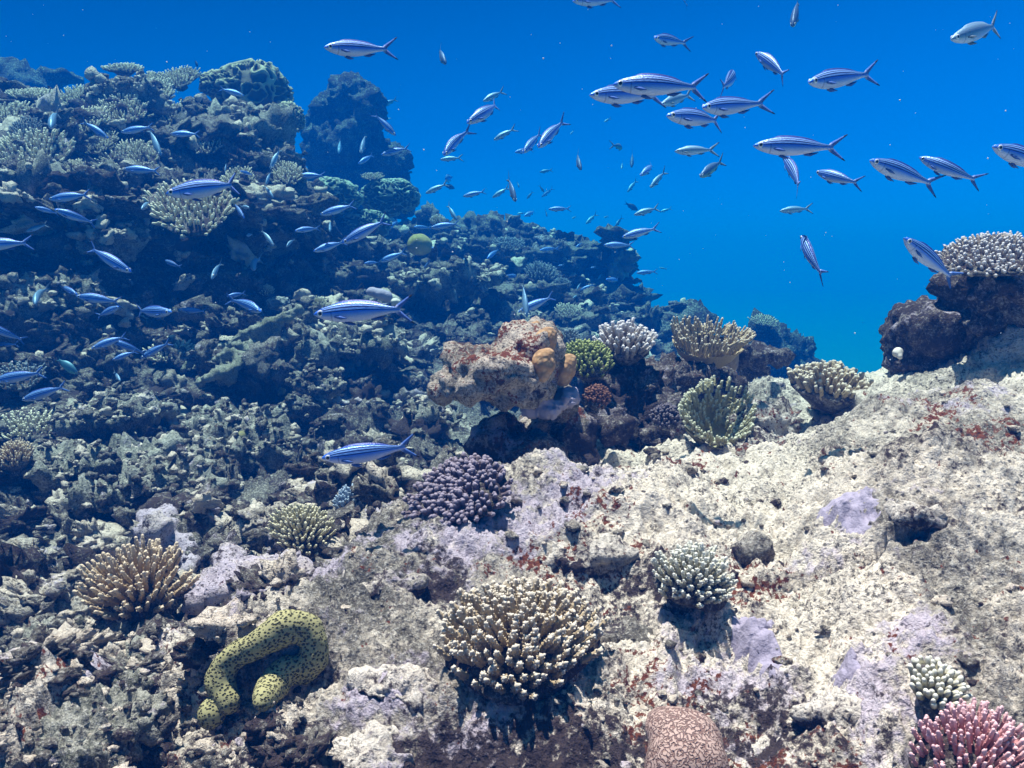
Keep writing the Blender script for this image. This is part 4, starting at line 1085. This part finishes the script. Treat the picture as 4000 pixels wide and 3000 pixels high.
def fish_material(name, belly, back, stripe, pale, stripes=True, under=(.50, .58, .86)):
    m = NT(name)
    b = m.attr('band'); f = m.attr('fin'); al = m.attr('along')
    wobble = m.math('ADD', b, m.math('MULTIPLY', m.math('SUBTRACT', m.noise(9, 2), .5), .012))
    side = m.ramp(wobble, .40, .60)
    c = m.mix(side, back, belly)
    if stripes:
        # dark and light lines running along the back
        def line(c0, w): return m.math('SUBTRACT', 1.0, m.ramp(m.math('ABSOLUTE', m.math('SUBTRACT', wobble, c0)), w * .6, w * 1.1))
        lights = None; darks = None
        for q in (.145, .255, .365): lights = line(q, .030) if lights is None else m.math('MAXIMUM', lights, line(q, .030))
        for q, w_ in ((.0, .06), (.09, .03), (.20, .033), (.31, .030), (.415, .018)): darks = line(q, w_) if darks is None else m.math('MAXIMUM', darks, line(q, w_))
        hd = m.ramp(al, .06, .16)
        c = m.mix(m.math('MULTIPLY', lights, hd), c, pale)
        c = m.mix(m.math('MULTIPLY', darks, m.ramp(al, .03, .10)), c, stripe)
    c = m.mix(m.ramp(b, .50, .72), c, under)
    sc = m.voro(55)
    c = m.mix(m.math('MULTIPLY', m.ramp(sc, .2, .6), .16), c, tuple(q * .6 for q in belly))
    gill = m.math('SUBTRACT', 1.0, m.ramp(m.math('ABSOLUTE', m.math('SUBTRACT', al, .205)), .004, .012))
    c = m.mix(m.math('MULTIPLY', m.math('MULTIPLY', gill, m.ramp(b, .35, .45)), .35), c, stripe)
    c = m.mix(m.ramp(f, .05, .25), c, m.mix(.5, tuple(q * .45 for q in belly), tuple(q * .6 for q in back)))
    c = m.mix(m.ramp(f, .80, .86), c, (.012, .010, .014))
    return m.done(c, m.math('ADD', .42, m.math('MULTIPLY', m.ramp(f, .02, .1), .4)), m.bump(sc, .15, .004), .35, .25)
M_fish = fish_material("striped_fusilier_skin", (.26, .42, .86), (.03, .20, .88), (.004, .010, .14), (.30, .56, 1.0))
M_fishp = fish_material("pale_fusilier_skin", (.50, .58, .60), (.16, .30, .48), (.04, .08, .24), (.40, .5, .7), False)
M_olive = fish_material("olive_fish_skin", (.36, .38, .24), (.07, .14, .30), (.02, .04, .14), (.2, .3, .5), False, (.40, .42, .28))
M_darkf = fish_material("dark_fish_skin", (.02, .03, .06), (.015, .02, .05), (.01, .01, .03), (.02, .03, .06), False, (.02, .03, .06))
M_teal = fish_material("teal_fish_skin", (.10, .34, .34), (.08, .22, .30), (.02, .08, .12), (.2, .4, .4), False, (.12, .34, .34))
FM = {}
for b in (-.38, -.16, 0, .16, .38):
    FM['s', b] = fish_body("fusilier_body", M_fish, b, .88, .8)
    FM['p', b] = fish_body("pale_fusilier_body", M_fishp, b, .9)
    FM['o', b] = fish_body("olive_fish_body", M_olive, b, 1.0)
FM['d', 0] = fish_body("dark_fish_body", M_darkf, 0, 1.5, .7); FM['t', 0] = fish_body("parrotfish_body", M_teal, .1, 1.45, .6); FM['b', 0] = fish_body("butterflyfish_body", M_fish, 0, 2.6, .5)
m_ = NT("fish_eye_white"); M_eye = m_.done((.78, .80, .86), .25, None, .6)
m_ = NT("fish_pupil"); M_pup = m_.done((.004, .004, .006), .12, None, .7)
v_, f_ = ico(3)
ME_EYE = make_mesh("fish_eye", v_ * np.array([.036, .014, .036], np.float32), f_, M_eye)
ME_PUP = make_mesh("fish_pupil", v_ * np.array([.021, .009, .021], np.float32), f_, M_pup)
def fish(kind, x1, y1, x2, y2, label, f=1.0, toward=1, roll=0.0, bend=0.0, L=.150, dmax=None, eyes=None, group=None, cat="fish"):
    """a fish with its snout at photo pixel (x1,y1) and its tail fork at (x2,y2); f is how far it is turned side-on,
    toward +1 when the head is the nearer end"""
    plen = math.hypot(x2 - x1, y2 - y1)
    d = FPX * L * f / plen
    dm = dmax
    if dm is None:
        g = min(real_d(x1, y1), real_d(x2, y2), real_d((x1 + x2) / 2, (y1 + y2) / 2))
        dm = g - .25
    d = min(d, dm)
    dz = (plen * d / FPX) * math.sqrt(max(0, 1 / (f * f) - 1)) / 2
    h = P(x1, y1, d - toward * dz); t = P(x2, y2, d + toward * dz)
    dirv = (h - t); Ls = dirv.length; X_ = dirv.normalized()
    upv = Vector((0, math.sin(R(roll)), math.cos(R(roll)))); Y_ = upv.cross(X_)
    if Y_.length < .15: Y_ = Vector((1, 0, 0)) if abs(X_.x) < .7 else Vector((0, 1, 0))
    Y_.normalize(); Z_ = X_.cross(Y_)
    Mx = Matrix((X_, Y_, Z_)).transposed().to_4x4()
    Mx = Matrix.Translation(h) @ Mx @ Matrix.Scale(Ls, 4)
    o = link({'s': 'fusilier', 'p': 'fusilier', 'o': 'fish', 'd': 'dark_fish', 't': 'parrotfish', 'b': 'butterflyfish'}[kind], FM[kind, bend])
    o.matrix_world = Mx
    tag(o, label, cat, group or {'s': 'striped fusiliers of the shoal', 'p': 'pale fusiliers in the open water'}.get(kind))
    if eyes is None: eyes = plen > 70
    if eyes:
        for s in (1, -1):
            e_ = link("eye", ME_EYE, o, (-.085, s * .043, .012))
            p_ = link("pupil", ME_PUP, e_, (.001, s * .0085, 0))
    return o
def real_d(px, py):
    q = real_spot(px, py); dd = q.y * CP + q.z * SP
    return dd if dd > .3 else 14.0
ZN = {'A': (0, 0, .633), 'B': (1200, 0, .633), 'C': (2600, 0, .633), 'D': (0, 1000, .633), 'E': (1300, 1000, .633), 'P': (0, 0, 1),
      '5': (1200, 300, .3165), '6': (1200, 750, .3165), '7': (1800, 300, .3617), '8': (1800, 750, .3617), '1': (0, 200, .3165), '2': (600, 200, .3165), '3': (0, 700, .3165), '4': (600, 700, .3165)}
FISH = [
 # big ones in the open water, right and centre
 ('s','C',540,900,1035,910,"long striped fusilier with spread tail just above the fish seen from behind",1,1,-4,0),
 ('p','C',1760,245,2070,150,"pale fusilier rising to the right near the top right corner",.9,1,0,-.16),
 ('s','C',555,325,755,465,"striped fusilier slanting up left, left of the one with a drooping tail",.75,-1,-14,.16),
 ('s','C',880,510,1225,465,"slim striped fusilier with the faint long upper tail lobe, near the top right",.85,1,0,.16),
 ('s','C',225,665,545,650,"striped fusilier overlapping another one under the longest fish of the upper right",.8,1,0,.38),
 ('s','C',5,715,350,740,"striped fusilier partly behind the one right of it, below the longest fish",.85,1,0,-.16),
 ('s','P',2393,331,2735,338,"longest striped fusilier in the upper right, with a big round eye",1,1,-5,-.16),
 ('s','P',2302,372,2560,372,"fusilier half hidden behind the longest one of the upper right",.9,1,0,0),
 ('s','C',412,445,388,540,"striped fusilier seen tail on, stripes fanning out like a shell",.32,-1,-10,.16),
 ('p','P',2583,408,2690,372,"small fusilier peeking out below the longest one",.8,1,0,0),
 ('p','C',55,935,285,925,"turquoise tinted fusilier alone left of the long striped one",1,1,0,0),
 ('o','C',212,1092,340,1000,"thin dim fish climbing right below the turquoise tinted fusilier",.8,1,0,0),
 ('s','C',735,970,855,1150,"striped fusilier diving away under the long one, back turned to the camera",.62,-1,-32,.16),
 ('s','C',930,1060,1165,1130,"plump striped fusilier right of the one with its back turned",.72,-1,-14,-.16),
 ('s','C',1258,990,1620,1130,"striped fusilier tail crossing the next fish, in the row at right",.95,1,-10,.16),
 ('s','C',1563,970,1910,1115,"dark backed striped fusilier second from the right edge",.92,-1,-14,-.16),
 ('s','C',2015,905,2400,1040,"striped fusilier cut off by the right edge",.95,1,-8,0),
 ('p','C',703,1303,875,1288,"small slim fusilier below the one with its back turned",1,1,0,0),
 ('s','C',845,1450,928,1695,"striped fusilier hanging head up over the right side gap",.72,-1,-34,-.16),
 ('s','C',1468,1468,1745,1700,"striped fusilier with its tail reaching the right hand pillar",.92,1,-16,.16),
 ('o','C',783,165,816,15,"dim olive fish pointing down from the top edge",.7,1,0,0),
 ('s','C',90,-70,128,32,"fusilier of which only the tail shows at the top edge",.8,1,0,0),
 ('s','P',2236,4,2398,0,"fusilier cut off by the top edge with its belly in view",.9,1,0,0),
 ('s','P',2556,148,2652,165,"short striped fusilier facing half away below the top edge",.6,1,-22,.38),
 ('s','B',103,292,478,315,"large striped fusilier with upright tail high in the centre left",.85,1,-4,.38),
 ('o','B',857,397,803,305,"faint yellowish fish diving right of the large high fusilier",.7,1,0,.16),
 ('s','B',984,762,1212,630,"fusilier swimming down left with a bent tail, left of the centre",.9,1,0,-.38),
 ('p','B',1085,625,1200,568,"hazy fusilier right behind the one with a bent tail",.9,1,0,0),
 ('s','B',842,960,955,810,"fusilier diving left with a long upright tail in the centre",.75,1,10,.38),
 ('s','B',1330,945,1435,828,"first of two fusiliers side by side diving left",.8,1,6,0),
 ('s','B',1425,912,1562,755,"second and nearer of two fusiliers side by side diving left",.8,1,10,.16),
 ('s','B',1280,940,1380,922,"little fusilier peeping out under the two side by side",.9,1,0,0),
 ('p','B',820,985,940,975,"hazy slim fusilier under the one with the upright tail",1,1,0,0),
 ('p','B',1150,865,1270,800,"hazy fusilier with a dark forked tail left of the two side by side",1,1,0,0),
 ('o','7',1300,1008,1235,835,"olive fish with black tail tips diving right in mid water",.7,1,0,.16),
 ('o','7',1735,775,1690,735,"fusilier seen straight from behind, tail forming a dark X",.25,-1,0,.38),
 ('o','7',1845,980,1853,830,"small olive fish hanging head down right of the X tailed fish",.7,1,0,0),
 ('p','7',1735,995,1745,930,"tiny turquoise fish below the X tailed fish",.5,1,0,0),
 ('s','7',1938,1070,2115,925,"bright white bellied fusilier with lifted tail in the centre right",.85,1,12,-.38),
 ('p','7',1548,490,1612,452,"tiny bright turquoise fish in the open water, upper centre",.8,1,0,0),
 ('p','7',1185,625,1215,582,"speck of a fish right of the two diving side by side",.8,1,0,0),
 ('p','7',1798,1247,1890,1130,"slim pale fish climbing right, left one of a parallel pair",.9,1,0,0),
 ('p','7',2045,1200,2195,1035,"slim pale fish climbing right, right one of a parallel pair",.9,1,0,0),
 ('o','7',592,1350,518,1112,"olive bellied blue backed fish diving steeply left of centre",.8,1,-8,0),
 ('s','7',22,1292,240,1242,"slim fusilier over the far ridge, left of the steep diver",1,1,0,0),
 ('p','7',340,1305,500,1205,"ghostly pale fish touching the steep diver",1,1,0,0),
 ('o','7',848,1030,972,1010,"small dim fish with a separate dark tail tip in mid water",1,1,0,0),
 ('s','7',870,1302,985,1210,"small slim fusilier climbing right below the dim one",1,1,0,0),
 ('o','7',900,1250,855,1180,"faint olive sliver crossing the small climbing fusilier",1,1,0,0),
 ('o','7',712,1320,770,1250,"faint olive fish between the steep diver and the climbing fusilier",1,1,0,0),
 ('o','7',632,1200,610,1140,"faint olive blot of a fish above the steep diver's back",.8,1,0,0),
 ('s','7',680,1505,825,1445,"white bellied fusilier with lifted tail over the far reef ridge",.8,1,8,-.38),
 ('p','7',603,1480,690,1472,"fusilier mostly hidden behind the white bellied one over the ridge",1,1,0,0),
 ('s','7',945,1430,1160,1425,"level fusilier with dotted tail tips over the far ridge",1,1,0,0),
 ('o','7',932,1512,915,1440,"faint olive fish below the level fusilier's snout",.8,1,0,0),
 ('p','7',1200,1530,1240,1512,"tiny pale fish seen head on below the level fusilier",.6,1,0,0),
 ('p','7',1348,1592,1455,1490,"greenish pale fusilier climbing right above the far ridge's end",.9,1,0,0),
 ('p','7',1545,1520,1587,1508,"tiny pale fish right of the greenish climbing fusilier",.6,1,0,0),
 ('o','7',1668,1617,1735,1528,"faint brownish fish left of the slim long fusilier",.9,1,0,0),
 ('d','7',1910,1440,1785,1368,"dark silhouetted fish behind the bright slim fusilier",1,1,0,0),
 ('p','7',1868,1492,2118,1420,"bright slim fusilier in front of the dark silhouetted fish",1,1,0,-.16),
 ('p','7',2150,1462,2260,1425,"hazy fusilier just right of the bright slim one",1,1,0,0),
 ('s','8',1738,490,2100,397,"slim dark backed fusilier with round eye right of the far ridge",1,1,0,0),
 ('s','8',1540,575,1832,575,"thin level fusilier over the right end of the far ridge",1,1,0,0),
 ('s','8',853,630,1030,608,"striped fusilier with an upright tail skimming the far ridge crest",.85,1,-4,.38),
 ('s','8',1240,600,1305,550,"tiny fusilier touching the far ridge crest",.9,1,0,0),
 ('b','5',1700,1270,1790,1240,"pale striped disc shaped fish behind the far ridge",.7,1,0,0),
 ('d','5',1820,1380,1690,1330,"dark fish behind the disc shaped one",1,1,0,0),
 ('p','5',1460,1440,1700,1330,"dim fusilier below the disc shaped fish",1,1,0,0),
 ('o','5',928,355,1085,285,"dim fish just right of the pinnacle's top",.9,1,0,0),
 ('s','5',1095,727,850,480,"fusilier with one black stripe diving right past the pinnacle",1,1,0,0),
 ('s','5',912,962,1232,885,"white bellied fusilier with black tail tips in front of the pinnacle's foot",.95,1,-3,.16),
 ('s','5',628,1075,815,965,"fusilier swimming down left over the pinnacle's dark foot",.85,1,0,-.16),
 ('p','5',662,945,715,730,"narrow fusilier hanging head down before the pinnacle",.7,1,0,0),
 ('p','5',390,945,408,785,"small plump fusilier hanging head down left of the narrow one",.6,1,0,0),
 ('p','5',770,740,765,610,"faint fish hanging head down high before the pinnacle",.7,1,0,0),
 ('p','5',955,528,1028,512,"tiny white fish right of the pinnacle",1,1,0,0),
 ('p','5',90,740,20,570,"ghostly fish diving right between the crest and the pinnacle",.9,1,0,0),
 # over the middle ridge
 ('p','6',1850,350,1722,170,"outlined pale fusilier diving behind the white spiky coral",.9,1,-10,.16),
 ('s','6',158,282,545,170,"dark backed fusilier with a single dark stripe over the green frilled coral",1,1,0,0),
 ('s','6',752,312,930,190,"slim fusilier climbing right over the green frilled coral",.95,1,0,-.16),
 ('s','6',433,632,950,365,"big striped fusilier climbing right with black tail tips over the middle ridge",1,1,-6,-.16),
 ('s','6',75,732,440,622,"striped fusilier whose tail is covered by the big climbing one",.95,1,-6,0),
 ('s','6',978,462,1130,355,"small fusilier with black spotted back right of the big climbing one",.8,1,6,-.16),
 ('s','6',600,358,490,280,"small fusilier diving right above the big climbing one's back",.9,1,0,0),
 ('p','6',612,345,645,268,"faint fish crossing the small one above the big climber",.8,1,0,0),
 ('s','6',1312,212,1212,125,"bluish fusilier facing away beside the frilled coral mound",.55,-1,-8,.16),
 ('s','6',1318,430,1512,442,"left one of two striped fusiliers nose to tail beneath the white spiky coral",.9,1,-6,0),
 ('s','6',1522,442,1842,395,"right one of two striped fusiliers nose to tail beneath the white spiky coral",1,1,-4,0),
 ('s','6',705,880,880,868,"small plump striped fusilier in front of another above the pale reef shelf",.85,1,-10,0),
 ('s','6',888,862,1182,752,"violet blue fusilier climbing right above the pale reef shelf",1,1,0,0),
 ('s','6',1445,702,1605,688,"deep blue small fish below the yellow green dome coral",1,1,0,0),
 ('s','6',1440,940,1558,845,"fusilier with a wide fin turning away over the middle ridge face",.6,-1,10,.38),
 ('p','6',1920,922,1945,800,"small pale fusilier hanging head down on the middle ridge face",.6,1,0,0),
 ('p','6',280,492,282,362,"faint fusilier hanging head down left of the big climber",.6,1,0,0),
 ('s','6',78,1512,1195,1432,"biggest striped fusilier in the middle, snout left of the boulder",1,1,-6,.16),
 ('s','8',283,722,398,622,"fusilier climbing right along the middle ridge face",.7,1,10,.16),
 ('s','8',260,905,452,848,"striped fusilier in front of the grey reef shelf on the middle ridge",.95,1,-12,0),
 ('s','8',600,905,482,925,"striped fusilier facing right, seen from behind, next to the bluish dome coral",.5,-1,-25,.38),
 ('p','8',715,1352,672,1015,"narrow fusilier pointing straight down above the boulder",.85,1,12,0),
 ('s','8',618,1300,985,1140,"striped fusilier crossing behind the one pointing straight down",1,1,-4,-.16),
 ('s','8',1565,945,1735,955,"striped fusilier with drooping tail at the far ridge's shaded end",.8,1,-6,-.38),
 ('p','8',1478,942,1522,880,"pale little fish tilted up on the shaded ridge end",.8,1,0,0),
 ('p','8',1253,1055,1292,985,"little outlined fish below the bluish dome coral's right side",.8,1,0,0),
 ('s','8',1288,1062,1420,1002,"blue little fusilier below the bluish dome coral's right side",1,1,0,0),
 ('p','8',1705,1182,1812,1175,"pale turquoise fusilier at the open foot of the far ridge",1,1,0,0),
 ('s','8',1895,875,2098,860,"violet fusilier leaving the far ridge's end into open water",1,1,0,0),
 ('p','8',2142,815,2215,830,"pale fish in open water right of the violet one",1,1,0,0),
 ('s','8',1048,800,1110,785,"bright blue sliver of a fish above the bluish dome coral",1,1,0,0),
 ('s','8',1398,822,1455,808,"blue speck of a fish on the knobby part of the far ridge",1,1,0,0),
 ('p','8',1208,1150,1262,1112,"dim round fish in the shade under the bluish dome coral",.8,1,0,0),
 ('p','8',975,1072,1032,1045,"dim fish in shade right of the fish pointing straight down",.9,1,0,0),
 # left wall and slope
 ('s','P',648,757,945,720,"largest fusilier on the left, swimming past the round cream table coral",1,1,-4,.38),
 ('p','1',628,945,655,760,"head on fusilier in front of the ragged narrow table coral",.4,1,0,.16),
 ('s','1',1340,1078,1040,880,"fusilier diving right with one dark stripe beneath the crest tables",1,1,-6,0),
 ('s','1',1490,1000,1850,940,"dim level fusilier under the wide pale table coral",1,1,0,0),
 ('p','1',1985,1290,1850,985,"blurry fusilier diving right, left of the crest's rubble",.9,1,0,0),
 ('s','2',203,1022,530,1025,"dim level fusilier with its nose at the blurry diving one",1,1,0,0),
 ('s','1',1520,1455,1925,1478,"pale striped fusilier just under the fan shaped table coral",1,1,-4,0),
 ('p','1',970,1560,990,1420,"round bodied fusilier seen head on with its tail upright, left wall",.35,1,0,.16),
 ('p','1',50,1530,80,1430,"round hazy fusilier at the left edge under the largest table coral",.35,1,0,0),
 ('s','2',1115,550,840,468,"blue fusilier facing right in the shade of the scrolled leather coral",1,1,0,0),
 ('s','2',1422,935,1670,822,"shining fusilier climbing right below the scrolled leather dome",1,1,4,0),
 ('p','2',298,530,303,415,"thin fish hanging head down near the crest's rim",.7,1,0,0),
 ('p','2',1975,1050,1925,885,"ghostly fusilier diving off the crest's right end",.9,1,0,0),
 ('p','2',1440,1450,1548,1230,"pale fusilier diving left across the knobby table at the crest's end",.9,1,6,0),
 ('s','2',1070,1480,1230,1530,"small striped fusilier above the largest left fusilier's tail",.75,1,-16,-.16),
 ('p','2',1385,1645,1440,1500,"pale fusilier right of the small striped one, diving",.8,1,0,0),
 ('s','2',1768,1540,2080,1535,"fusilier at the right end of the left wall, tail over blue gap",1,1,-4,0),
 ('d','2',545,190,510,120,"small dim fish hovering above the crest",.8,1,0,0),
 ('p','2',880,1490,895,1390,"faint fish upright above the largest left fusilier",.8,1,0,0),
 ('s','3',602,248,1060,195,"striped fusilier swimming above two overlapping ones at left",1,1,-4,0),
 ('s','3',428,345,700,420,"fusilier half covered by the one diving back at left",.9,1,-6,0),
 ('s','3',668,372,1145,545,"striped fusilier slanting up left with a broad open tail",.95,1,-14,-.16),
 ('p','3',318,648,555,568,"dim fusilier alone in the dark left hollow",1,1,0,0),
 ('s','P',-105,960,98,950,"bright fusilier cut off by the left edge, tail in view",1,1,-4,-.16),
 ('s','3',1625,1148,1098,862,"striped fusilier diving right in the dark hollow",1,1,-6,.16),
 ('p','3',1745,372,1840,285,"stubby fusilier left of the round cream table coral",.45,1,0,0),
 ('s','4',143,1000,310,1090,"small bright striped fusilier alone in the dark hollow",.8,-1,-16,-.16),
 ('p','3',432,1545,465,1345,"fusilier seen head on with tail up at the left edge of the slope",.45,1,0,.38),
 ('s','3',955,1425,735,1312,"fusilier with its head behind another striped one, tail up left",.9,1,-6,0),
 ('s','3',940,1442,1435,1512,"bright striped fusilier touching the half hidden one's head",1,1,-12,0),
 ('s','D',1060,345,836,345,"plump striped fusilier facing right above the left slope",.85,1,-12,.16),
 ('s','D',738,312,610,368,"dim fusilier facing right below the bright striped one",.9,1,-6,0),
 ('s','4',1118,485,1000,305,"pale fusilier diving right beside the round cream table coral",.85,1,0,0),
 ('p','4',1180,350,1078,340,"small plump fusilier crossing the diving one near the cream table",.6,1,-8,0),
 ('p','4',1480,235,1370,85,"hazy fusilier diving right in the hollow's upper end",.9,1,0,0),
 ('p','4',330,735,410,660,"small fusilier with an open tail turning away in the hollow",.45,-1,0,-.38),
 ('p','4',1145,695,1215,680,"tiny white faced fish looking out of the hollow",.4,1,0,0),
 ('p','4',1482,822,1340,640,"blue dim fusilier diving right in the hollow",.9,1,0,0),
 ('p','4',1640,835,1712,740,"dim fusilier twisted sideways in the hollow's right end",.7,1,0,.38),
 ('s','4',1742,640,2015,600,"bright striped fusilier with rounded back at the hollow's right end",.85,1,-10,.38),
 ('p','4',715,1235,800,1040,"pale fusilier showing its belly, head down over the left slope",.65,1,20,.16),
 ('p','4',1240,1120,1205,975,"round dim fusilier seen head on with its tail up in the hollow",.35,1,0,.38),
 ('s','4',903,1445,1130,1410,"striped fusilier crossed by another one's tail above the fallen coral",.85,1,-10,-.16),
 ('s','D',1612,345,1465,265,"fusilier facing right whose tail crosses the next one",.72,1,0,-.38),
 ('s','D',1103,330,1268,345,"striped fusilier with open tail left of the fallen fingered coral",.85,1,-18,-.16),
 ('s','P',-60,1265,85,1332,"striped fusilier entering at the left edge above the slope",.95,1,-16,-.16),
 ('s','P',-30,1350,62,1345,"fusilier half hidden under the one entering at left",1,1,0,0),
 ('s','D',563,572,770,497,"fusilier arching behind the dark striped one on the slope",.95,1,-4,.16),
 ('s','D',675,520,885,597,"dark striped fusilier slanting down right in a bunch of four",.95,1,-16,0),
 ('s','D',693,642,830,592,"lowest fusilier in the bunch of four on the slope",.95,1,0,0),
 ('s','D',868,632,1035,540,"fusilier of the bunch of four that covers the fan table coral",1,1,-4,0),
 ('s','P',-25,1488,152,1458,"upper one of two bright fusiliers at the left edge",1,1,-8,0),
 ('s','D',133,890,385,812,"lower one of two bright fusiliers at the left edge",1,1,-8,0),
 ('s','D',1500,468,1632,487,"small striped fusilier in front of the fallen fingered coral",.9,1,-12,0),
 ('t','D',478,725,355,640,"dim teal parrotfish half in shade on the left slope",1,1,0,0),
 ('p','D',742,772,705,715,"faint fusilier head on under the bunch of four",.6,1,0,0),
 ('s','P',1256,1790,1590,1755,"striped fusilier low over the dark gap left of the boulder",1,1,-8,-.16),
]
for kd, zn, a, b, c, d, lab, f, tw, rl, bn in FISH:
    ox, oy, k = ZN[zn]
    x1, y1, x2, y2 = ox + a * k, oy + b * k, ox + c * k, oy + d * k
    pl = math.hypot(x2 - x1, y2 - y1)
    fish(kd, x1, y1, x2, y2, lab, f, tw, rl, bn if (kd, bn) in FM else 0, L=.150 if pl > 60 else .20, eyes=None)
# drifting specks in the water
mb = MB(); rp = np.random.default_rng(3); v_, f_ = ico(1)
for k in range(200):
    d = rp.uniform(1.0, 4.5); q = np.array(P(rp.uniform(-200, 4200), rp.uniform(-100, 1500), d)[:])
    mb.add(v_ * rp.uniform(.0006, .0013) + q, f3=f_)
m_ = NT("plankton_white")
tag(link("plankton", mb.mesh("plankton", m_.done((.7, .75, .75), .6))), kind='stuff')
print("fish", time.time() - T0, len(FISH))
